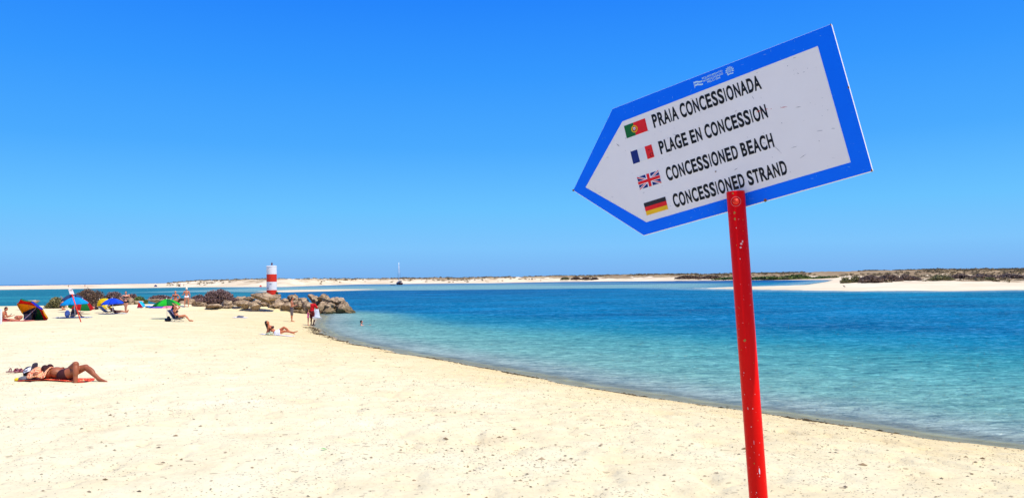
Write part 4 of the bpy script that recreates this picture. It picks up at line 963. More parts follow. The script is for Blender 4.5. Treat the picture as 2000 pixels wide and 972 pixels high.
def beach_chair(label, loc, rz, mtl, back=62, h=.24, bag=None):
    t = empty('beach_chair', loc, rz, label, 'chair', 'low folding beach chairs'); b_ = R(back)
    sw = .27; A0 = Vector((0, -.22, h)); A1 = Vector((0, .28, h+.05)); B1 = A0+Vector((0, -math.cos(b_), math.sin(b_)))*.66
    for nm, p, q_ in (('seat', A0, A1), ('backrest', A0, B1)):
        bm = bmesh.new(); rows = []
        for j in range(7):
            c_ = p.lerp(q_, j/6); sag = Vector((0, .01, -.035))*math.sin(math.pi*j/6); rows.append([c_+sag+Vector((x, 0, -.02*(1-(x/sw)**2))) for x in (-sw, -sw/2, 0, sw/2, sw)])
        sheet(bm, rows, .012); obj(nm, bm, mtl, t)
    for s_ in (-1, 1):
        X_ = Vector((s_*sw, 0, 0))
        bm = bmesh.new(); path(bm, [X_+B1, X_+A0+Vector((0, .0, 0)), X_+Vector((0, .22, .01))], .012); obj('frame', bm, cm((150, 152, 156), .35), t)
        bm = bmesh.new(); path(bm, [X_+A1, X_+A0, X_+Vector((0, -.36, .01))], .012); obj('leg', bm, cm((150, 152, 156), .35), t)
        bm = bmesh.new(); box(bm, X_+Vector((s_*.02, .02, h+.19)), (.045, .34, .02)); bevel(bm, .006, 1); obj('armrest', bm, cm((30, 30, 34)), t)
    return t
# reclining sunbather under the blue umbrella
g = G(213, 612.5); beach_chair('dark low chair under the bright blue umbrella', g+Vector((0, .0, 0)), R(-90), cm((40, 50, 80)), 40, .16)
person('sunbather with white hat reclining under the blue umbrella, legs stretched to the right', g+Vector((.42, -.05, 0)), R(-90), 1.68, (198, 124, 86), True, 1.05, pelvis=(0, .1, .15), spine=(0, -.9, .42), spine2=(0, -.8, .6), front=(0, .4, 1), head=(0, -.6, .8), face=(0, .8, .5),
   thL=(.08, 1, .06), thR=(-.08, 1, .14), shL=(0, 1, -.12), shR=(0, 1, -.22), ftL=(.1, .5, 1), ftR=(-.1, .5, 1), uaL=(.5, .4, -.4), faL=(0, 1, 0), uaR=(-.5, .4, -.4), faR=(0, 1, 0), hat=((240, 240, 240), .02), wear=(('bikini_top', (90, 40, 36)), ('bikini_bottom', (90, 40, 36))), hair=(70, 50, 36))
cloth('towel', -.5, 1.35, -.3, .3, cm((206, 222, 230)), 'pale blue towel under the reclining sunbather with the white hat', 'towel', g, 0)
bm = bmesh.new(); ellipsoid(bm, (0, 0, .20), ((1, 0, 0), (0, 1, 0), (0, 0, 1)), (.34, .18, .2)); ellipsoid(bm, (.3, 0, .12), ((1, 0, 0), (0, 1, 0), (0, 0, 1)), (.2, .16, .13)); o = obj('bag', fused('bag', bm, .02, 2), cm((244, 206, 10))); o.location = G(206, 604.5); set_props(o, 'yellow beach bag under the edge of the bright blue umbrella', 'bag')
# woman on the phone
g = G(245.5, 611.2); person('full figured woman in a black bikini standing with a phone at her ear', g, R(207), 1.66, (212, 146, 114), True, 1.22, thL=(.14, .05, -1), thR=(-.16, -.02, -1), spine=(0, .02, 1), uaR=(.75, -.1, -.8), faR=(-.62, .35, -.55), uaL=(-.45, .25, -.9), faL=(.25, .35, 1.0), hdL=(.4, .0, 1), head=(0, .12, 1),
   wear=(('bikini_top', (22, 20, 30)), ('bikini_bottom', (22, 20, 30))), hair=(58, 34, 26))
q = person.last; h_ = q['segs']['L']; bm = bmesh.new(); box(bm, (0, 0, 0), (.012, .07, .14)); bevel(bm, .003, 1); o = obj('mobile_phone', bm, cm((20, 20, 24), .3)); o.matrix_world = q['t'].matrix_basis @ Matrix.Translation(q['Hc']-q['hr']*.086+Vector((0, .02, -.01))); set_props(o, 'dark phone at the ear of the standing woman', 'phone')
# light blue beach shade and towels
p_ = G(283, 602); bc = empty('beach_lounger', p_, 0, 'light blue pop up beach seat with a red side standing on the sand', 'beach seat')
bm = bmesh.new(); rows = [[Vector((-.30+.30*(1-j/5)*0+(.33)*(1-j/5)-.10, y, .02+.50*j/5+.03*math.sin(j))) for y in (-.3, -.1, .1, .3)] for j in range(6)]; sheet(bm, rows, .03); obj('backrest', bm, cm((20, 176, 226)), bc)
bm = bmesh.new(); rows = [[Vector((.13+.62*j/5, y, .05+.05*math.sin(j*1.6))) for y in (-.3, -.1, .1, .3)] for j in range(6)]; sheet(bm, rows, .04); obj('seat', bm, cm((20, 120, 206)), bc)
bm = bmesh.new(); vs = [bm.verts.new(v) for v in ((-.50, -.33, 0), (-.02, -.33, 0), (-.36, -.33, .44), (-.50, -.29, 0), (-.02, -.29, 0), (-.36, -.29, .44))]
for f_ in ((0, 1, 2), (5, 4, 3), (0, 3, 4, 1), (1, 4, 5, 2), (2, 5, 3, 0)): bm.faces.new([vs[i] for i in f_])
obj('side_panel', bm, cm((190, 22, 34)), bc, False)
g = G(308, 602.0); cloth('towel', -.55, .55, -.4, .4, cm((96, 60, 170)), 'purple towel on the sand right of the light blue beach seat', 'towel', g, 0)
g = G(321, 601.0); cloth('towel', -.28, .5, -.4, .4, cm((236, 120, 150)), 'pink towel next to the purple one under the green umbrella', 'towel', g+Vector((.2, 0, 0)), 0)
g = G(318, 600); person('person lying flat on the pink towel behind the green umbrella', g+Vector((.2, .5, .02)), R(90), 1.65, (210, 146, 116), False, 1.0, pelvis=(0, 0, .11), spine=(0, -1, 0), front=(0, 0, 1), thL=(.05, 1, 0), thR=(-.05, 1, 0), shL=(0, 1, 0), shR=(0, 1, 0), ftL=(0, .4, 1), ftR=(0, .4, 1), uaL=(.3, 1, 0), faL=(0, 1, 0), uaR=(-.3, 1, 0), faR=(0, 1, 0), wear=(('shorts', (150, 70, 90), .4),))
# couple
g = G(341, 603.5); g = Vector((at(342.5, 590, 62)[0], 62, 0)); g.z = gz(g.x, 62)
person('woman in a black bikini top standing with bent arms behind the green umbrella', g, R(186), 1.64, (200, 120, 84), True, 1.12, thL=(.1, 0, -1), thR=(-.1, .05, -1), uaR=(.42, -.15, -.9), faR=(-.05, .85, -.5), uaL=(-.6, -.2, -.8), faL=(.45, .45, -.55), wear=(('bikini_top', (26, 22, 34)), ('bikini_bottom', (184, 120, 96))), hair=(196, 160, 120))
g = G(364.3, 601.6); person('older bather seen from behind in white trunks and white cap', g, R(14), 1.66, (204, 130, 96), False, 1.05, thL=(-.14, -.05, -1), thR=(.16, .02, -1), uaR=(.3, -.1, -1), faR=(.0, .35, -1), uaL=(-.35, .2, -.9), faL=(-.4, .7, -.1), wear=(('bikini_bottom', (242, 226, 222)),), hair=(225, 220, 205), hat=((244, 236, 205), .0))
# woman in low chair
g = G(350, 627.5); beach_chair('dark low beach chair with the woman leaning back', g+Vector((-.05, .05, 0)), R(-84), cm((34, 34, 62)), 56, .17)
person('woman in black bikini leaning back in a low chair with hands behind her head', g+Vector((0, .05, 0)), R(-84), 1.68, (204, 128, 90), True, 1.1, pelvis=(0, -.10, .27), spine=(0, -.52, .85), spine2=(0, -.35, .93), front=(0, 1, .5), head=(0, -.1, 1), face=(0, 1, .1),
   thL=(.12, 1, .22), thR=(-.12, 1, .30), shL=(0, .62, -.70), shR=(0, .70, -.74), ftL=(.1, 1, -.05), ftR=(-.1, 1, -.05), uaL=(-.3, .85, .75), faL=(.2, -.75, .75), uaR=(.3, .85, .75), faR=(-.2, -.75, .75), wear=(('bikini_top', (24, 20, 28)), ('bikini_bottom', (24, 20, 28))), hair=(50, 30, 24), hairlen=.04)
bm = bmesh.new(); ellipsoid(bm, (0, 0, .30), ((1, 0, 0), (0, 1, 0), (0, 0, 1)), (.16, .14, .22)); ellipsoid(bm, (.08, -.08, .16), ((1, 0, 0), (0, 1, 0), (0, 0, 1)), (.13, .1, .14)); ellipsoid(bm, (0, 0, .10), ((1, 0, 0), (0, 1, 0), (0, 0, 1)), (.13, .13, .12))
o = obj('backpack', fused('backpack', bm, .02, 2), patterned('blue_pink_print', [(30, 60, 150), (44, 52, 90), (40, 80, 170), (214, 60, 120)], 6)); o.location = G(336.5, 624)+Vector((0, .1, .25)); set_props(o, 'blue backpack hanging at the back of the low chair', 'backpack')
bm = bmesh.new(); ellipsoid(bm, (0, 0, .09), ((1, 0, 0), (0, 1, 0), (0, 0, 1)), (.2, .14, .1)); ellipsoid(bm, (.04, 0, .2), ((1, 0, 0), (0, 1, 0), (0, 0, 1)), (.09, .09, .12)); o = obj('bag', fused('bag', bm, .02, 2), cm((26, 28, 44))); o.location = G(328, 627); set_props(o, 'small dark bag at the foot of the green umbrella', 'bag')
# lying woman with white shorts
g = G(538, 654.5); cloth('towel', -.72, .8, -.28, .28, cm((240, 238, 240)), 'white towel under the woman in white shorts', 'towel', g, 0)
person('dark haired woman propped up on her elbows in white shorts near the shoreline', g+Vector((.02, 0, 0)), R(-88), 1.62, (190, 108, 66), True, 1.02, pelvis=(0, .02, .13), spine=(0, -.85, .42), spine2=(0, -.62, .80), front=(0, .5, 1), head=(0, -.55, .85), face=(0, .6, 1),
   thL=(.06, .78, .58), thR=(-.1, .90, .16), shL=(0, .80, -.62), shR=(0, .96, -.14), ftL=(.05, 1, -.25), ftR=(-.05, 1, .3), uaL=(.15, -.35, -1), faL=(.1, .8, -.5), uaR=(-.15, -.35, -1), faR=(-.1, .85, -.45), wear=(('bikini_top', (70, 30, 30)), ('shorts', (240, 238, 242), .35)), hair=(26, 18, 18), hairlen=.14)
bm = bmesh.new(); ellipsoid(bm, (0, 0, .08), ((1, 0, 0), (0, 1, 0), (0, 0, 1)), (.17, .11, .085)); ellipsoid(bm, (.08, .02, .13), ((1, 0, 0), (0, 1, 0), (0, 0, 1)), (.09, .09, .06)); o = obj('bag', fused('bag', bm, .015, 2), patterned('beige_print', [(225, 205, 175), (120, 150, 120), (238, 225, 205)], 12)); o.location = g+Vector((-.16, -.36, .01)); set_props(o, 'beige print bag lying at the side of the woman in white shorts', 'bag')
# boy
g = G(570, 628.3); person('bare chested boy in grey knee shorts standing side on with folded arms', g, R(-86), 1.64, (190, 116, 78), False, .86, head=(0, .16, 1), face=(0, 1, -.35), uaL=(-.05, .22, -1), faL=(.55, .75, .25), uaR=(.05, .22, -1), faR=(-.55, .75, .2), shL=(0, -.02, -1), shR=(0, .03, -1), wear=(('shorts', (112, 100, 96), .92),), hair=(26, 18, 16))
# red shirt man and girl
g = G(609.5, 636.2); person('man in red T-shirt and dark red shorts stepping towards the water with a white cloth', g, R(-40), 1.68, (110, 62, 42), False, 1.06, spine=(0, .12, 1), spine2=(0, .22, 1), head=(0, .4, 1), face=(0, 1, -.6), thL=(-.10, .10, -1), thR=(.12, .25, -1), shL=(0, -.05, -1), shR=(0, -.25, -1), uaL=(-.25, .35, -1), faL=(.2, .5, -.9), uaR=(.35, .45, -.8), faR=(.1, .7, -.7), wear=(('t_shirt', (214, 14, 22)), ('shorts', (96, 16, 20), .85)), hair=(24, 16, 14))
q = person.last; hp = q['t'].matrix_basis @ (q['segs']['R']['wr']+q['segs']['R']['hv']*.05)
bm = bmesh.new(); rows = []
for j in range(8):
    rows.append([Vector((-.06-.02*j+.05*i+.012*j*i*.6, .03*math.sin(i*1.4+j*.3), .02-.075*j)) for i in range(6)])
sheet(bm, rows, .01); bmesh.ops.recalc_face_normals(bm, faces=bm.faces[:]); o = obj('cloth', bm, cm((240, 240, 244))); o.location = Vector(at(616, 604, g.y-.1)); set_props(o, 'white cloth hanging from the hand of the man in red', 'cloth')
bm = bmesh.new(); rows = [[Vector((-.25+.09*i, .12*j/4, -.12-.03*i*0+.05*math.sin(i+j)*.6-.03*j)) for i in range(7)] for j in range(5)]; sheet(bm, rows, .05); o = obj('swim_board', fused('swim_board', bm, .015, 2), cm((238, 238, 248))); o.location = Vector(at(618, 614.5, g.y-.25)); set_props(o, 'white bundled towel held low in front of the man in red', 'towel')
g = G(602, 635.5); person('little girl in a pink swimsuit reaching towards the man in red', g, R(-70), 1.02, (206, 136, 106), False, .92, uaR=(.1, .9, -.35), faR=(.1, 1, -.3), uaL=(0, .8, -.5), faL=(0, 1, -.3), wear=(('top', (240, 96, 150)), ('bikini_bottom', (240, 96, 150))), hair=(36, 20, 18), hairlen=.12, voxel=.009)
# swimmer
p_ = on_z(705.5, 635.5); person('swimmer with dark hair, only head and shoulders above the water', (p_[0], p_[1], -1.27), R(-75), 1.62, (214, 150, 122), False, .95, head=(0, .1, 1), uaL=(.5, .9, -.1), faL=(.3, 1, .1), uaR=(-.5, .9, -.1), faR=(-.3, 1, .1), wear=(('shorts', (60, 60, 90), .6),), hair=(24, 20, 22))
# towel with things alone on the sand
g = G(468, 620.5); cloth('towel', -.42, .46, -.3, .3, cm((226, 224, 240)), 'white towel lying alone on the sand before the jetty', 'towel', g, 0)
bm = bmesh.new(); ellipsoid(bm, (0, 0, .05), ((1, 0, 0), (0, 1, 0), (0, 0, 1)), (.26, .14, .06)); ellipsoid(bm, (-.1, .05, .06), ((1, 0, 0), (0, 1, 0), (0, 0, 1)), (.12, .1, .07)); o = obj('clothes_heap', fused('clothes_heap', bm, .015, 2), cm((96, 98, 110), bump=.5)); o.location = g+Vector((.05, 0, .03)); set_props(o, 'grey heap of clothes on the lone white towel', 'clothes')

# ------------------------------------------------------------ sailing yacht and far shore items
Yb = 432.0; c = at(779.5, 555.2, Yb); t = empty('sailing_yacht', (c[0], Yb, 0), R(20), 'dark hulled sailing yacht with bare mast anchored off the far beach', 'sailing boat')
bm = bmesh.new(); rows = []
for j in range(13):
    v = j/12; y = -4.6+9.2*v; wd = 1.55*(math.sin(math.pi*min(1, .18+v*.82))**.75 if v < 1 else .02)+.02; wd = 1.55*max(.03, (1-max(0, (v-.45)/.55)**2.2))*(.78+.22*min(1, v/.4)); fb = 1.05+.35*v
    rows.append([bm.verts.new(p) for p in ((-wd, y, fb), (-wd*.95, y, .45), (-wd*.55, y, -.25), (0, y, -.5), (wd*.55, y, -.25), (wd*.95, y, .45), (wd, y, fb))])
for a, b in zip(rows[:-1], rows[1:]):
    for i in range(6): bm.faces.new((a[i], a[i+1], b[i+1], b[i]))
    bm.faces.new((a[6], a[0], b[0], b[6]))
bm.faces.new(rows[0][::-1]); bm.faces.new(rows[-1]); obj('hull', bm, cm((62, 18, 24), .4), t)
bm = bmesh.new(); box(bm, (0, -.4, 1.55), (1.5, 3.4, .62)); bevel(bm, .15); obj('cabin', bm, cm((190, 190, 196)), t)
bm = bmesh.new(); box(bm, (0, -3.0, 1.9), (1.7, 1.3, .55)); bevel(bm, .15); obj('spray_hood', bm, cm((70, 76, 92)), t)
bm = bmesh.new(); tube(bm, (0, .4, 1.2), (0, .4, 12.6), .20, .13, 10); tube(bm, (-.9, .4, 7.5), (.9, .4, 7.5), .05); obj('mast', bm, cm((238, 240, 244), .4), t)
bm = bmesh.new(); tube(bm, (0, .3, 2.4), (0, -3.4, 2.5), .13, .10); obj('boom', bm, cm((205, 205, 205)), t)
bm = bmesh.new()
for p in ((0, 4.4, 1.4), (0, -4.5, 1.2), (1.4, .2, 1.2), (-1.4, .2, 1.2)): tube(bm, p, (0, .4, 12.0), .03, .03, 5)
obj('rigging', bm, cm((120, 120, 126)), t)
c = at(767, 555.3, 420); t = empty('dinghy', (c[0], 420, 0), R(80), 'small dark dinghy floating left of the sailing yacht', 'boat'); bm = bmesh.new(); capsule(bm, (-.5, -1.3, .12), (-.35, 1.3, .2), .18, .16); capsule(bm, (.5, -1.3, .12), (.35, 1.3, .2), .18, .16); capsule(bm, (-.35, 1.3, .2), (.35, 1.3, .2), .16, .16); obj('tube', bm, cm((60, 60, 56)), t)
bm = bmesh.new(); box(bm, (0, -.1, .08), (.9, 2.3, .06)); box(bm, (0, -.5, .25), (.9, .25, .05)); obj('floor_board', bm, cm((90, 80, 70)), t)
def fz(x, y):
    h = _ft.ray_cast(Vector((x, y, 60)), Vector((0, 0, -1)))[0]; return h.z if h else .5
def far_pt(px, Y): x = at(px, 550, Y)[0]; return Vector((x, Y, fz(x, Y)))
def tent(px, Y, s, col, label):
    t = empty('beach_tent', far_pt(px, Y), R(20), label, 'tent', 'tiny tents and shades on the far beach'); bm = bmesh.new(); vs = [bm.verts.new(v) for v in ((-s, -s*.7, 0), (s, -s*.7, 0), (s, s*.7, 0), (-s, s*.7, 0), (-s*.35, 0, s*1.1), (s*.35, 0, s*1.1))]
    for f_ in ((0, 1, 5, 4), (1, 2, 5), (2, 3, 4, 5), (3, 0, 4), (3, 2, 1, 0)): bm.faces.new([vs[i] for i in f_])
    obj('canopy', bm, cm(col), t, False); bm = bmesh.new()
    for q_ in (-1, 1): tube(bm, (q_*s*.35, 0, s*1.05), (q_*s*.35, 0, s*1.2), .03)
    obj('pole', bm, GREYM, t)
tent(304, 468, 1.0, (30, 40, 90), 'tiny navy blue beach tent on the far left sandbar')
tent(509, 400, .7, (190, 40, 40), 'tiny red beach tent left of the beacon on the far beach')
tent(350.5, 470, .7, (120, 84, 60), 'tiny brown shade below the pale far umbrellas')
tent(1797, 168, .8, (40, 36, 36), 'small dark hide in the sandy gap of the spit')
def far_umb(px, Y, col, label):
    p = far_pt(px, Y); umbrella(label, p+Vector((0, 0, 1.9)), (0.05, 0, 1), 1.1, .45, [col, (240, 232, 228)], p, group='tiny umbrellas on the far beach')
far_umb(337, 476, (240, 225, 215), 'tiny cream umbrella on the far left beach'); far_umb(352.5, 470, (226, 186, 180), 'tiny pinkish umbrella at the foot of the far dunes')
for px, Y, lb, cc in ((133.5, 466, 'tiny figure in dark trunks on the far left sandbar', (50, 50, 60)), (166, 468, 'tiny figure in red on the far left sandbar', (200, 80, 60)), (359, 462, 'tiny walker right of the far umbrellas', (70, 70, 80))):
    person(lb, far_pt(px, Y), R(60), 1.75, (170, 110, 84), False, 1.0, thL=(-.15, .2, -1), thR=(.1, -.2, -1), wear=(('shorts', cc, .7),), voxel=.03)
p = on_z(1649, 562, .35); pz = float(spit_z(np.array([p[0]]), np.array([p[1]]))[0]); t = empty('gull', (p[0], p[1], pz), R(60), 'small dark bird standing on the beach of the sand spit', 'bird')
bm = bmesh.new(); ellipsoid(bm, (0, 0, .30), ((1, 0, 0), (0, .9, .4), (0, -.4, .9)), (.09, .20, .09)); capsule(bm, (0, .13, .36), (0, .19, .46), .045, .04, 8, 3); ellipsoid(bm, (0, .21, .48), ((1, 0, 0), (0, 1, 0), (0, 0, 1)), (.05, .06, .05)); capsule(bm, (0, .25, .475), (0, .33, .46), .015, .006, 6, 2); capsule(bm, (0, -.15, .26), (0, -.30, .20), .04, .012, 6, 2)
obj('body', fused('gull_body', bm, .012, 2), cm((90, 88, 92)), t)
for q in (-1, 1): bm = bmesh.new(); tube(bm, (q*.035, .01, .0), (q*.035, 0, .24), .009, .009, 6); box(bm, (q*.035, .03, .006), (.05, .07, .01)); obj('leg', bm, cm((180, 140, 60)), t)

# ------------------------------------------------------------ small second sign
SBLUE = mat('sign_blue', (0.0, .125, .80), .45, .06, 6, lin=True); SWHITE = mat('sign_white', (.80, .78, .76), .5, .03, 9, .15, 60, lin=True); BLACK = cm((16, 14, 16), .5); SRED = cm((215, 20, 24), .5)
f0 = G(158, 628); tp = Vector(at(140.5, 574, f0.y)); t = empty('direction_sign', f0, 0, 'small distant arrow sign on a leaning red post before the light blue umbrella', 'sign')
bm = bmesh.new(); d = tp-f0; tube(bm, -d.normalized()*.3, d, .03, .03, 12); obj('post', bm, RED, t)
up = d.normalized(); sx_ = Vector((.62, .78, 0)).normalized(); tipc = d+up*.02
bm = bmesh.new(); o2 = sx_.cross(up).normalized()*.008; sh_ = [(-.22, -.02), (.22, -.06), (.20, .26), (-.02, .44), (-.20, .30)]
def poly_prism(bm, pts, off):
    A_ = [bm.verts.new(p+off) for p in pts]; B_ = [bm.verts.new(p-off) for p in pts]; bm.faces.new(A_); bm.faces.new(B_[::-1])
    for i in range(len(pts)): bm.faces.new((A_[i], B_[i], B_[(i+1) % len(pts)], A_[(i+1) % len(pts)]))
poly_prism(bm, [tipc+sx_*u*.55+up*v*.85+Vector((-.02, .04, 0)) for u, v in sh_], o2); bmesh.ops.recalc_face_normals(bm, faces=bm.faces[:]); brd = obj('board', bm, cm((214, 206, 206)), t, False)
bm = bmesh.new()
for u in (-.05, .0, .05): box(bm, tipc+sx_*u+up*.17+Vector((-.02, .04, 0))-sx_.cross(up)*(-.0)+Vector((.0, -.016, 0)), (.02, .006, .17), sx_.to_track_quat('X', 'Z').to_matrix())
obj('lettering', bm, cm((90, 80, 84)), brd, False)

# ------------------------------------------------------------ the big sign
MR = Matrix(((0.80710625, 0.5543445, -0.20317891), (-0.55048311, 0.83096303, 0.08042878), (0.21341941, 0.04693199, 0.97583274)))
SO = Vector((0.38364668, 2.2, 2.91607449))
sg = bpy.data.objects.new('direction_sign', None); COL.objects.link(sg); set_props(sg, 'big white arrow sign with blue border on a red post, printed in four languages', 'sign')
top_uv = Vector((.2906, .0517)); Ptop = SO+MR@Vector((top_uv.x, 0, top_uv.y))-(MR@Vector((0, 1, 0)))*.0275
Ptop = Vector(at(1436.5, 374, Ptop.y)); Pbot = Vector(at(1481.5, 972, Ptop.y)); dv = (Pbot-Ptop).normalized()
gzb = gz(Pbot.x, Pbot.y); Lp = (Ptop.z-gzb+.4)/-dv.z; base = Ptop+dv*((Ptop.z-gzb)/-dv.z); sg.location = base
inv = Matrix.Translation(-base)
# post: own material with chips
def post_material():
    m, nt, b = new_mat('red_post_paint'); l = nt.links; g = node(nt, 'ShaderNodeTexCoord').outputs['Object']
    n1 = noise(nt, mapping(nt, g, (14, 14, 7)), 1, 5, .62); n2 = noise(nt, mapping(nt, g, (120, 120, 60)), 1, 3, .6)
    base_ = ramp(nt, noise(nt, g, 5, 4), [(.3, (.74, .003, .002)), (.7, (.90, .004, .003))]).outputs[0]
    chip = mathn(nt, 'GREATER_THAN', n2, .735); big = mathn(nt, 'GREATER_THAN', n1, .755)
    c = mixc(nt, mathn(nt, 'MULTIPLY', chip, .8), base_, (.62, .42, .36)); c = mixc(nt, mathn(nt, 'MULTIPLY', big, .9), c, (.50, .34, .20)); l.new(c, b.inputs['Base Color'])
    b.inputs['Roughness'].default_value = .30; b.inputs['Specular IOR Level'].default_value = .10
    bp = node(nt, 'ShaderNodeBump'); bp.inputs['Strength'].default_value = .35; bp.inputs['Distance'].default_value = .002; bp.invert = True
    l.new(mathn(nt, 'ADD', mathn(nt, 'ADD', chip, big), mathn(nt, 'MULTIPLY', noise(nt, mapping(nt, g, (60, 60, 12)), 1, 4), .7)), bp.inputs['Height']); l.new(bp.outputs[0], b.inputs['Normal']); return m
bm = bmesh.new(); n = 48; rp_ = .0238; x_, y_, _z = frame_of(dv); rows = []
for j, (s_, r_) in enumerate(((.0, rp_-.0022), (.0, rp_-.0005), (.0012, rp_), (Lp*.25, rp_*1.003), (Lp*.6, rp_), (Lp, rp_))):
    rows.append([bm.verts.new(Ptop-base+dv*s_+(x_*math.cos(2*math.pi*i/n)+y_*math.sin(2*math.pi*i/n))*r_) for i in range(n)])
rin = [bm.verts.new(Ptop-base+dv*.09+(x_*math.cos(2*math.pi*i/n)+y_*math.sin(2*math.pi*i/n))*(rp_-.0026)) for i in range(n)]
rows = [rin]+rows
for a, b in zip(rows[:-1], rows[1:]):
    for i in range(n): bm.faces.new((a[i], a[(i+1) % n], b[(i+1) % n], b[i]))
bmesh.ops.recalc_face_normals(bm, faces=bm.faces[:]); post = obj('post', bm, post_material(), sg)
# board frame
bf = SO-base
def bp_(u, v, d=0.0): return bf+MR@Vector((u, -d, v))
OUT = [(-.0010, .3925), (.6282, .3892), (.6277, .0024), (0, .0034), (-.1909, .1968)]
INN = [(.0200, .3452), (.5840, .3478), (.5850, .0386), (.0185, .0386), (-.1465, .1935)]
TH = .010
def prism_uv(bm, pts, d0, d1):
    A_ = [bm.verts.new(bp_(u, v, d0)) for u, v in pts]; B_ = [bm.verts.new(bp_(u, v, d1)) for u, v in pts]; f1 = bm.faces.new(A_); bm.faces.new(B_[::-1])
    for i in range(len(pts)): bm.faces.new((A_[i], B_[i], B_[(i+1) % len(pts)], A_[(i+1) % len(pts)]))
def board_material():
    m, nt, b = new_mat('sign_board_white'); l = nt.links; g = node(nt, 'ShaderNodeTexCoord').outputs['Object']
    spots = ramp(nt, noise(nt, g, 55, 3, .6), [(.70, (0, 0, 0)), (.76, (1, 1, 1))]).outputs[0]
    scr_ = ramp(nt, noise(nt, mapping(nt, g, (12, 60, 130), (.4, .2, .5)), 1, 2, .5), [(.735, (0, 0, 0)), (.76, (1, 1, 1))]).outputs[0]
    c = ramp(nt, noise(nt, g, 7, 5, .6), [(.3, (.86, .79, .73)), (.7, (.90, .835, .78))]).outputs[0]
    c = mixc(nt, mathn(nt, 'MULTIPLY', spots, .5), c, (.42, .38, .36)); c = mixc(nt, mathn(nt, 'MULTIPLY', scr_, .55), c, (.33, .30, .30)); l.new(c, b.inputs['Base Color']); b.inputs['Roughness'].default_value = .42
    bp = node(nt, 'ShaderNodeBump'); bp.inputs['Strength'].default_value = .06; bp.inputs['Distance'].default_value = .002; l.new(noise(nt, g, 300, 2), bp.inputs['Height']); l.new(bp.outputs[0], b.inputs['Normal']); return m
def border_material():
    m, nt, b = new_mat('sign_border_blue'); l = nt.links; g = node(nt, 'ShaderNodeTexCoord').outputs['Object']
    wear = ramp(nt, noise(nt, g, 42, 5, .72), [(.655, (0, 0, 0)), (.70, (1, 1, 1))]).outputs[0]; scr_ = ramp(nt, noise(nt, mapping(nt, g, (16, 40, 150), (.7, .1, .9)), 1, 3, .6), [(.69, (0, 0, 0)), (.72, (1, 1, 1))]).outputs[0]
    c = ramp(nt, noise(nt, g, 6, 4), [(.3, (.0, .15, .90)), (.7, (.0, .17, .95))]).outputs[0]
    c = mixc(nt, mathn(nt, 'MULTIPLY', wear, .45), c, (.06, .36, .82)); c = mixc(nt, mathn(nt, 'MULTIPLY', scr_, .4), c, (.25, .45, .75)); l.new(c, b.inputs['Base Color']); b.inputs['Roughness'].default_value = .5; b.inputs['Specular IOR Level'].default_value = .12; return m
bm = bmesh.new(); prism_uv(bm, OUT, 0, -TH); bmesh.ops.recalc_face_normals(bm, faces=bm.faces[:])
bevel(bm, .0012, 1); board = obj('board', bm, board_material(), sg, False)
bm = bmesh.new(); e = .0008
O2 = [(u+(e if u < .3 else -e)*1.2, v+(-e if v > .25 else e)) for u, v in OUT]; O2[4] = (OUT[4][0]+.0018, OUT[4][1])
A_ = [bm.verts.new(bp_(u, v, .0006)) for u, v in O2]; B_ = [bm.verts.new(bp_(u, v, .0006)) for u, v in INN]; A2 = [bm.verts.new(bp_(u, v, .0001)) for u, v in O2]; B2 = [bm.verts.new(bp_(u, v, .0001)) for u, v in INN]
for i in range(5):
    j = (i+1) % 5; bm.faces.new((A_[i], A_[j], B_[j], B_[i])); bm.faces.new((A_[i], A2[i], A2[j], A_[j])); bm.faces.new((B_[i], B_[j], B2[j], B2[i]))
bmesh.ops.recalc_face_normals(bm, faces=bm.faces[:]); obj('border', bm, border_material(), board, False)
# text
def text_mesh(s_, u0, u1, v0, v1, mtl, d, name='lettering', bold=.0, parent=None):
    cu = bpy.data.curves.new('t', 'FONT'); cu.body = s_; cu.size = 1; cu.offset = bold; cu.resolution_u = 4; cu.fill_mode = 'FRONT'; cu.offset = 0
    o = bpy.data.objects.new('t', cu); COL.objects.link(o); dg = bpy.context.evaluated_depsgraph_get(); me = bpy.data.meshes.new_from_object(o.evaluated_get(dg))
    co = np.empty(len(me.vertices)*3); me.vertices.foreach_get('co', co); co = co.reshape(-1, 3); mn = co.min(0)-np.array([bold, bold*.6, 0])*.8; mxx = co.max(0)+np.array([bold, bold*.6, 0])*.8
    cu.offset = bold; bpy.context.view_layer.update(); dg = bpy.context.evaluated_depsgraph_get(); me = bpy.data.meshes.new_from_object(o.evaluated_get(dg)); bpy.data.objects.remove(o)
    co = np.empty(len(me.vertices)*3); me.vertices.foreach_get('co', co); co = co.reshape(-1, 3)
    P = np.zeros_like(co); u = u0+(co[:, 0]-mn[0])/(mxx[0]-mn[0])*(u1-u0); v = v0+(co[:, 1]-mn[1])/(mxx[1]-mn[1])*(v1-v0)
    for i in range(len(co)): P[i] = bp_(u[i], v[i], d)
    me.vertices.foreach_set('co', P.ravel()); me.materials.clear(); me.update()
    return obj(name, me, mtl, parent, False)
ADV = dict(A=(.667, 0, 0), B=(.667, .075, .04), C=(.722, .05, .035), D=(.722, .08, .045), E=(.667, .08, .045), G=(.778, .045, .055), H=(.722, .08, .08), I=(.278, .09, .09),
           L=(.556, .075, .03), N=(.722, .076, .076), O=(.778, .045, .045), P=(.667, .08, .045), R=(.722, .08, .01), S=(.667, .045, .045), T=(.611, .02, .02))
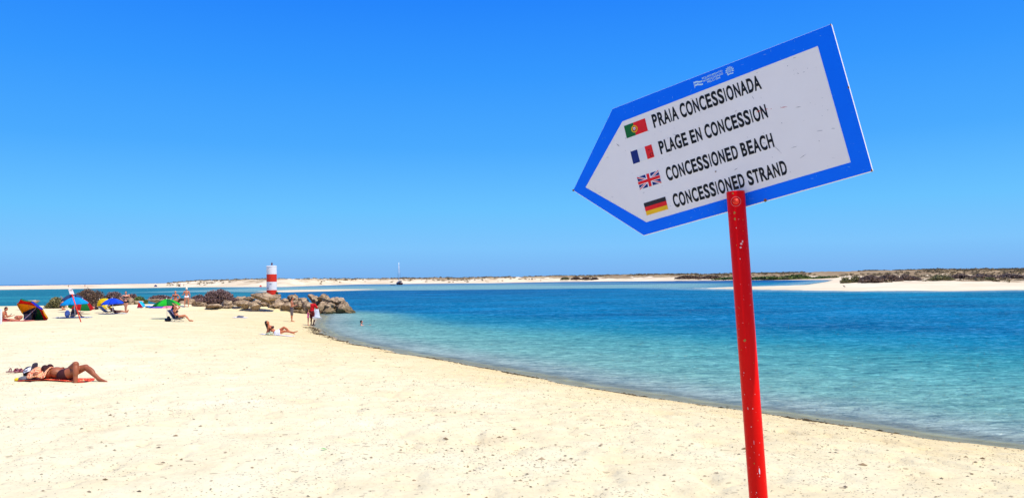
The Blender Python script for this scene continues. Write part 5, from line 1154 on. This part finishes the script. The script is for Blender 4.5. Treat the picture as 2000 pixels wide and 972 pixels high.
def sign_line(txt, u0, u1, v0, v1):
    tot = sum(ADV[ch][0] if ch != ' ' else .278 for ch in txt); l0 = ADV[txt[0]][1]; l1 = ADV[txt[-1]][2]; k = (u1-u0)/(tot-l0-l1); x = u0-l0*k; objs = []
    for ch in txt:
        if ch == ' ': x += .278*k; continue
        a, lb, rb = ADV[ch]; ov = -.0010 if ch in 'COSG' else (.0009 if ch in 'IN' else .0004); va, vb = v0+ov, v1-ov
        if ch == 'I': c_ = x+a*k/2; objs.append(text_mesh(ch, c_-.052*k, c_+.052*k, va+.0003, vb-.0003, BLACK, .0006, 'lettering', .03, board))
        else: objs.append(text_mesh(ch, x+lb*k, x+(a-rb)*k, va, vb, BLACK, .0006, 'lettering', .034, board))
        x += a*k
for s_, u0, u1, v0, v1 in (('PRAIA CONCESSIONADA', .1109, .4252, .2937, .3322), ('PLAGE EN CONCESSION', .1113, .4222, .2143, .2516), ('CONCESSIONED BEACH', .1118, .4185, .1350, .1722), ('CONCESSIONED STRAND', .1125, .4335, .0560, .0930)):
    sign_line(s_, u0, u1, v0, v1)
PALE = cm((190, 226, 246), .5)
text_mesh('EQUIPAMENTO', .2790, .3376, .3750, .3808, PALE, .0010, 'lettering', .02, board)
text_mesh('HOMOLOGADO', .2794, .3377, .3678, .3735, PALE, .0010, 'lettering', .02, board)
text_mesh('PELO ISN', .2912, .3271, .3605, .3662, PALE, .0010, 'lettering', .02, board)
# flags
def quad_uv(bm, pts, d, mi):
    f_ = bm.faces.new([bm.verts.new(bp_(u, v, d)) for u, v in pts]); f_.material_index = mi
def rect(bm, u0, v0, u1, v1, d, mi): quad_uv(bm, [(u0, v0), (u1, v0), (u1, v1), (u0, v1)], d, mi)
def disc(bm, u, v, r, d, mi, n=24, ri=0, sx=1.0):
    for i in range(n):
        a, b = 2*math.pi*i/n, 2*math.pi*(i+1)/n
        if ri: quad_uv(bm, [(u+ri*math.cos(a)*sx, v+ri*math.sin(a)), (u+r*math.cos(a)*sx, v+r*math.sin(a)), (u+r*math.cos(b)*sx, v+r*math.sin(b)), (u+ri*math.cos(b)*sx, v+ri*math.sin(b))], d, mi)
        else: quad_uv(bm, [(u, v), (u+r*math.cos(a)*sx, v+r*math.sin(a)), (u+r*math.cos(b)*sx, v+r*math.sin(b))], d, mi)
def printc(c): return mat('print_%d_%d_%d' % c, c, .5, .10, 30)
FR_, FG_, FB_, FY_, FW_ = printc((232, 24, 30)), printc((0, 104, 44)), printc((10, 36, 112)), printc((242, 186, 20)), printc((240, 238, 240)); FK_ = printc((40, 36, 38))
def flag(label, build, mats):
    bm = bmesh.new(); build(bm); o = obj('flag', bm, mats, board, False); o['label'] = label; return o
def f_pt(bm):
    rect(bm, .0216, .2925, .0515, .3303, .0006, 0); rect(bm, .0515, .2925, .0903, .3303, .0006, 1)
    disc(bm, .0515, .3114, .0105, .0009, 2, 24, .0078, .95); disc(bm, .0515, .3114, .0046, .0010, 2, 20, .0036, .95); rect(bm, .0413, .3106, .0617, .3120, .00095, 2)
    quad_uv(bm, [(.0462, .3175), (.0462, .3095), (.0515, .3050), (.0568, .3095), (.0568, .3175)], .0012, 1); quad_uv(bm, [(.0480, .3162), (.0480, .3100), (.0515, .3069), (.0550, .3100), (.0550, .3162)], .0015, 3)
    for du, dv_ in ((0, 0), (0, .0026), (0, -.0026), (.0020, 0), (-.0020, 0)): rect(bm, .0508+du, .3107+dv_, .0522+du, .3123+dv_, .0018, 4)
    for a in range(7): x = .0469+.0092*(a % 3)/2 if a < 3 else (.0466 if a % 2 else .0557); y = .3164 if a < 3 else .3145-.0028*((a-3)//2); rect(bm, x, y, x+.0010, y+.0009, .00185, 2)
flag('portuguese flag', f_pt, [FG_, FR_, FY_, FW_, FB_])
def f_fr(bm):
    rect(bm, .0221, .2134, .0441, .2510, .0006, 0); rect(bm, .0441, .2134, .0683, .2510, .0005, 1); rect(bm, .0683, .2134, .0903, .2512, .0006, 2)
    disc(bm, .0835, .2225, .0055, .0009, 3, 12, .0038); disc(bm, .079, .238, .0016, .0009, 3, 8)
flag('french flag', f_fr, [FB_, SWHITE, FR_, cm((110, 16, 20))])
def f_uk(bm):
    u0, u1, v0, v1 = .0229, .0923, .1353, .1729; cu, cv = (u0+u1)/2, (v0+v1)/2; Wd, Hh = (u1-u0)/2, (v1-v0)/2
    rect(bm, u0, v0, u1, v1, .0005, 2)
    def tri(pts, mi, d): quad_uv(bm, pts, d, mi)
    for sx2 in (-1, 1):
        for sy in (-1, 1):
            X_ = lambda a: cu+sx2*a*Wd; Yy = lambda a: cv+sy*a*Hh
            tri([(X_(.22), Yy(.98)), (X_(.78), Yy(.98)), (X_(.22), Yy(.40))], 0, .0008); tri([(X_(.98), Yy(.80)), (X_(.98), Yy(.30)), (X_(.50), Yy(.30))], 0, .0008)
            o_ = .0 if sx2*sy > 0 else .07
            tri([(X_(.30), Yy(.32)), (X_(.42-.0), Yy(.32)), (X_(1.0), Yy(.93-o_)), (X_(1.0), Yy(1.0-o_*.3)), (X_(.93), Yy(1.0))], 1, .0010)
    rect(bm, cu-.0042, v0, cu+.0042, v1, .0013, 1); rect(bm, u0, cv-.0042, u1, cv+.0042, .0014, 1)
flag('british flag', f_uk, [FB_, FR_, FW_])
def f_de(bm):
    rect(bm, .0243, .0818, .0927, .0940, .0006, 0); rect(bm, .0243, .0696, .0927, .0818, .0006, 1); rect(bm, .0243, .0571, .0927, .0696, .0006, 2)
flag('german flag', f_de, [FK_, FR_, FY_])
# small waving lifeguard flag emblem and crest on the border
bm = bmesh.new()
def wv(u): return .0016*math.sin((u-.2535)/.024*5.5)
for i in range(8):
    ua_, ub_ = .2545+.0029*i, .2545+.0029*(i+1)
    quad_uv(bm, [(ua_, .3722+wv(ua_)-.0002*i), (ub_, .3722+wv(ub_)-.0002*i), (ub_, .3765+wv(ub_)-.0002*i), (ua_, .3765+wv(ua_)-.0002*i)], .0010, 0)
    quad_uv(bm, [(ua_, .3640+wv(ua_)-.0002*i), (ub_, .3640+wv(ub_)-.0002*i), (ub_, .3683+wv(ub_)-.0002*i), (ua_, .3683+wv(ua_)-.0002*i)], .0010, 0)
quad_uv(bm, [(.2530, .3600), (.2540, .3598), (.2540, .3785), (.2530, .3788)], .0010, 0)
obj('emblem', bm, PALE, board, False)
text_mesh('I S N', .2575, .2760, .3688, .3716, PALE, .0010, 'lettering', .03, board)
bm = bmesh.new(); cu_, cv_ = .3565, .3712
disc(bm, cu_, cv_, .0052, .0010, 0, 20, .0042); disc(bm, cu_, cv_, .0031, .0010, 0, 16, .0020); disc(bm, cu_, cv_, .0010, .0010, 0, 10)
for a in range(11):
    t_ = R(-62+a*30.4)
    if 235 < (-62+a*30.4) % 360 < 305: continue
    for rr3, s3 in ((.0080, .0017), (.0104, .0014)): disc(bm, cu_+rr3*math.cos(t_+rr3*20)*1.05, cv_+rr3*math.sin(t_+rr3*20), s3, .0010, 0, 7)
    quad_uv(bm, [(cu_+.0060*math.cos(t_-.12), cv_+.0060*math.sin(t_-.12)), (cu_+.011*math.cos(t_), cv_+.011*math.sin(t_)), (cu_+.0060*math.cos(t_+.12), cv_+.0060*math.sin(t_+.12))], .0011, 0)
quad_uv(bm, [(cu_-.0085, cv_-.0085), (cu_, cv_-.0070), (cu_+.0085, cv_-.0085), (cu_+.0075, cv_-.0115), (cu_, cv_-.0098), (cu_-.0075, cv_-.0115)], .0010, 0)
obj('emblem', bm, PALE, board, False)
# scratches, scuffs and dents
bm = bmesh.new()
def scratch(u0, v0, u1, v1, wd, mi, d=.0009):
    n_ = Vector((-(v1-v0), u1-u0)).normalized()*wd; quad_uv(bm, [(u0-n_.x*.3, v0-n_.y*.3), ((u0+u1)/2-n_.x, (v0+v1)/2-n_.y), (u1, v1), ((u0+u1)/2+n_.x, (v0+v1)/2+n_.y)], d, mi)
for a in ((.3944, .2394, .4120, .2383, .0009, 0), (.4180, .2385, .4280, .2356, .0007, 0), (.4330, .2340, .4365, .2330, .0006, 0), (.4560, .2285, .4760, .2250, .0008, 0),
          (.1560, .2610, .1780, .2450, .0004, 1), (.4130, .1450, .4330, .1090, .0004, 1), (.3990, .2720, .3960, .2850, .0005, 1), (.4930, .2160, .5080, .2130, .0006, 1), (.4560, .1180, .4750, .1180, .0005, 1),
          (-.015, .2890, -.006, .2760, .0009, 1), (.47, .085, .49, .092, .0005, 1), (.39, .155, .40, .150, .0005, 1), (.21, .066, .245, .064, .0005, 2), (.30, .107, .312, .110, .0007, 1), (.36, .078, .372, .070, .0006, 1),
          (.52, .30, .523, .297, .0008, 1), (.45, .19, .452, .187, .0008, 1), (.34, .258, .35, .262, .0005, 1), (.25, .150, .262, .148, .0005, 1)): scratch(*a)
rs = random.Random(3)
for k in range(46):
    u = rs.uniform(.0, .57); v = rs.uniform(.05, .33); a = rs.uniform(0, 3.1); l_ = rs.uniform(.0012, .0045); scratch(u, v, u+l_*math.cos(a), v+l_*math.sin(a), rs.uniform(.0003, .0008), 1)
for k in range(34):
    u = rs.uniform(.03, .62); top_ = rs.random() < .5; v = rs.uniform(.35, .388) if top_ else rs.uniform(.006, .036); a = rs.uniform(-.5, 2); l_ = rs.uniform(.003, .012); scratch(u, v, u+l_*math.cos(a), v+l_*math.sin(a), rs.uniform(.0003, .0007), 3, .0011)
disc(bm, .2512, .1191, .0036, .0009, 2, 12, .0018); disc(bm, .2512, .1191, .0018, .0009, 4, 10)
for u, v, s3 in ((-.1890, .1968, .0035), (.6262, .2200, .0040), (.6255, .0045, .0042), (.6262, .3870, .0032), (.3600, .0052, .0045), (.268, .0100, .0050)): disc(bm, u, v, s3, .0012, 4, 7, 0, 1.0 if u < .5 else .45)
quad_uv(bm, [(.262, .0045), (.273, .0045), (.272, .0235), (.266, .0200)], .0013, 5)
obj('scuff_mark', bm, [cm((196, 40, 50)), cm((112, 106, 112)), cm((226, 222, 216)), cm((96, 170, 240)), cm((132, 86, 46)), cm((196, 150, 120))], board, False)['kind'] = 'stuff'
# bolt on the post and paint chips
nrm_ = (Vector((0, 0, 2.8))-Ptop); nrm_.z = 0; nrm_.normalize(); nrm_ = (nrm_-dv*nrm_.dot(dv)).normalized(); sd_ = nrm_.cross(dv)
Bc = Ptop-base+dv*.0285+nrm_*rp_-sd_*.001
bm = bmesh.new(); rg = []
for i in range(22):
    a = 2*math.pi*i/22; off_ = sd_*math.cos(a)*.0125+dv*math.sin(a)*.0125; dd_ = .0125*math.cos(a); rg.append(Bc+off_-nrm_*(rp_-math.sqrt(max(rp_**2-dd_**2, 0)))+nrm_*.0004)
path(bm, rg+[rg[0]], .0009, 5); obj('washer', bm, cm((226, 110, 104), .5), post); bm = bmesh.new(); tube(bm, Bc-nrm_*.004, Bc+nrm_*.0035, .0088, .0078, 20); tube(bm, Bc+nrm_*.003, Bc+nrm_*.0052, .0046, .0038, 6)
obj('bolt', bm, RED, post)
bm = bmesh.new(); rs = random.Random(8)
def chip(s_, w_, sz, mi, el=1.0, k=6):
    """paint chip on the post: s_ metres down from the top, w_ angle round the post from the camera side"""
    pts = []
    for i in range(k):
        a = 2*math.pi*i/k; q_ = rs.uniform(.5, 1.0); aw = w_+math.cos(a)*sz*q_/rp_; ss = s_+math.sin(a)*sz*el*q_; pts.append(Ptop-base+dv*ss+(nrm_*math.cos(aw)+sd_*math.sin(aw))*(rp_+.0005))
    c_ = sum(pts, Vector())/k; c_ = c_+nrm_*.0002; vs = [bm.verts.new(p) for p in pts]; cc_ = bm.verts.new(c_)
    for i in range(k): bm.faces.new((vs[i], vs[(i+1) % k], cc_)).material_index = mi
flip = 1 if sd_.x > 0 else -1
for s_, w_, sz, mi, e_ in ((.006, -.30, .0035, 0, 1.3), (.058, -.28, .0034, 0, 1.6), (.074, -.30, .0046, 0, 1.3), (.135, .33, .0030, 1, 1.3), (.141, .20, .0046, 1, .9), (.150, .10, .0034, 1, 1.0), (.076, .1, .0022, 1, .25), (.395, -.22, .0042, 0, 1.3), (.735, .32, .0020, 2, 5.0), (.715, -.18, .0016, 0, 2.2), (.66, -.05, .0008, 1, 12), (.79, -.16, .0016, 1, 1.5), (.805, -.12, .0020, 1, 2), (.62, -.2, .002, 1, 1)):
    chip(s_, w_*flip, sz, mi, e_)
for k in range(60): chip(rs.uniform(.02, 1.0), rs.uniform(-1.0, .9), rs.uniform(.0006, .0013), rs.choice((0, 1, 1)), rs.uniform(.8, 2.5), 5)
bmesh.ops.recalc_face_normals(bm, faces=bm.faces[:]); obj('paint_chip', bm, [cm((176, 120, 56)), cm((226, 176, 170)), cm((250, 220, 226))], post, False)['kind'] = 'stuff'

# ------------------------------------------------------------ litter of the beach, and flecks for dimple shade
def flecks(name, label, n, szr, cols, seed, lift=.002):
    r = np.random.default_rng(seed); # positions scattered over the ground itself
    X_ = r.uniform(-22, 12, n*6); Y_ = 5.0+r.uniform(0, 1, n*6)**1.5*38
    keep = (np.abs(X_) < Y_*.74+1) & (sdf(P1, X_, Y_) > .25)
    dn = fbm(X_*.7, Y_*.9, 3); dn = (dn > .45+.10*r.random(n*6)) | (r.random(n*6) < .35); 
    wgt = .35+.65*sstep(-6, 4, X_+.0*Y_); keep &= dn & (r.random(n*6) < wgt); X_ = X_[keep][:n]; Y_ = Y_[keep][:n]; m = len(X_)
    Z_ = beach_z(X_, Y_)+lift; s_ = r.uniform(szr[0], szr[1], m)*(1+1.5*(r.random(m) > .95)); a = r.uniform(-.6, .6, m)+(r.random(m) > .8)*r.uniform(0, 3, m); V = []; k = 5; asp = r.uniform(.25, .7, m)
    for i in range(k):
        t_ = 2*math.pi*i/k; q_ = r.uniform(.6, 1, m); lx = np.cos(t_)*s_*q_; ly = np.sin(t_)*s_*q_*asp; V.append(np.stack([X_+lx*np.cos(a)-ly*np.sin(a), Y_+lx*np.sin(a)+ly*np.cos(a), Z_+r.uniform(0, .004, m)], 1))
    V.append(np.stack([X_, Y_, Z_+s_*.35+.001], 1)); V = np.stack(V, 1).reshape(-1, 3); b_ = np.arange(m)[:, None, None]*6
    F = (b_+np.array([[i, (i+1) % k, 5] for i in range(k)])[None]).reshape(-1, 3); me = mesh_np(name, V, F); add_color(me, 'rnd', np.repeat(np.repeat(r.random(m), 6)[:, None], 3, 1))
    set_props(obj(name, me, leaf_material(name, *cols), smooth=False), label, 'litter', kind='stuff')
flecks('shell_and_shade_flecks', 'dark flecks over the pale sand, bits of shell and imitated dimple shadows', 34000, (.004, .014), ((.10, .075, .05), (.26, .19, .12), (.50, .38, .24)), 21)  # besides shell bits, these dark flecks stand in for small shadows in sand dimples
flecks('dried_seaweed', 'brown crumbs of dried seaweed scattered over the sand', 2000, (.013, .030), ((.14, .09, .04), (.28, .19, .10), (.42, .31, .18)), 22)
# seaweed line along the water's edge
r = np.random.default_rng(31); pts = np.array(front[:-3]); seg = np.hypot(*np.diff(pts, axis=0).T); cs = np.concatenate([[0], np.cumsum(seg)]); n = 5200
u = r.random(n)*cs[-1]; X_ = np.interp(u, cs, pts[:, 0]); Y_ = np.interp(u, cs, pts[:, 1]); ww = fbm(u*.9, u*0+3, 3); keepm = (r.random(n) < sstep(.38, .62, ww)*.9+.10)
X_ = X_[keepm]; Y_ = Y_[keepm]; m = len(X_)
nx_ = np.gradient(np.interp(u[keepm]+.3, cs, pts[:, 1])-np.interp(u[keepm]-.3, cs, pts[:, 1])) 
ox = r.normal(0, .07, m)
# push each piece to the waterline height
for _ in range(7):
    z = beach_z(X_, Y_); e_ = .05; gx = (beach_z(X_+e_, Y_, False)-beach_z(X_-e_, Y_, False))/(2*e_); gy = (beach_z(X_, Y_+e_, False)-beach_z(X_, Y_-e_, False))/(2*e_); gg = np.maximum(gx*gx+gy*gy, .006); st = (.045+ox*.35-z)/gg; st = np.clip(st, -1.5, 1.5); X_ = X_+gx*st*.7; Y_ = Y_+gy*st*.7
Z_ = beach_z(X_, Y_); s_ = r.uniform(.012, .05, m)*(.7+.2*np.minimum(Y_, 35)/20)*(1+1.3*(r.random(m) > .965)); a = r.uniform(0, 6.3, m); V = []
for i in range(6):
    t_ = 2*math.pi*i/6; q_ = r.uniform(.4, 1, m); V.append(np.stack([X_+np.cos(t_+a)*s_*q_*1.3, Y_+np.sin(t_+a)*s_*q_*.7, Z_+r.uniform(0, .01, m)], 1))
V.append(np.stack([X_, Y_, Z_+s_*.32+.004], 1)); V = np.stack(V, 1).reshape(-1, 3); F = (np.arange(m)[:, None, None]*7+np.array([[i, (i+1) % 6, 6] for i in range(6)])[None]).reshape(-1, 3)
me = mesh_np('seaweed_line', V, F); add_color(me, 'rnd', np.repeat(np.repeat(r.random(m), 7)[:, None], 3, 1))
set_props(obj('seaweed_line', me, leaf_material('wet_seaweed', (.03, .024, .012), (.07, .05, .022), (.16, .11, .05)), smooth=False), 'dark wet seaweed washed up along the edge of the water', 'seaweed', kind='stuff')
p_ = G(632, 880); bm = bmesh.new(); rows = [[Vector((-.035+.014*i, .010*j*math.sin(math.pi*i/5), .012+.006*math.sin(i))) for i in range(6)] for j in (-1, 0, 1)]; sheet(bm, rows, .002); o = obj('leaf', bm, cm((20, 190, 60))); o.location = p_; set_props(o, 'tiny bright green leaf lying alone on the pale sand', 'leaf')
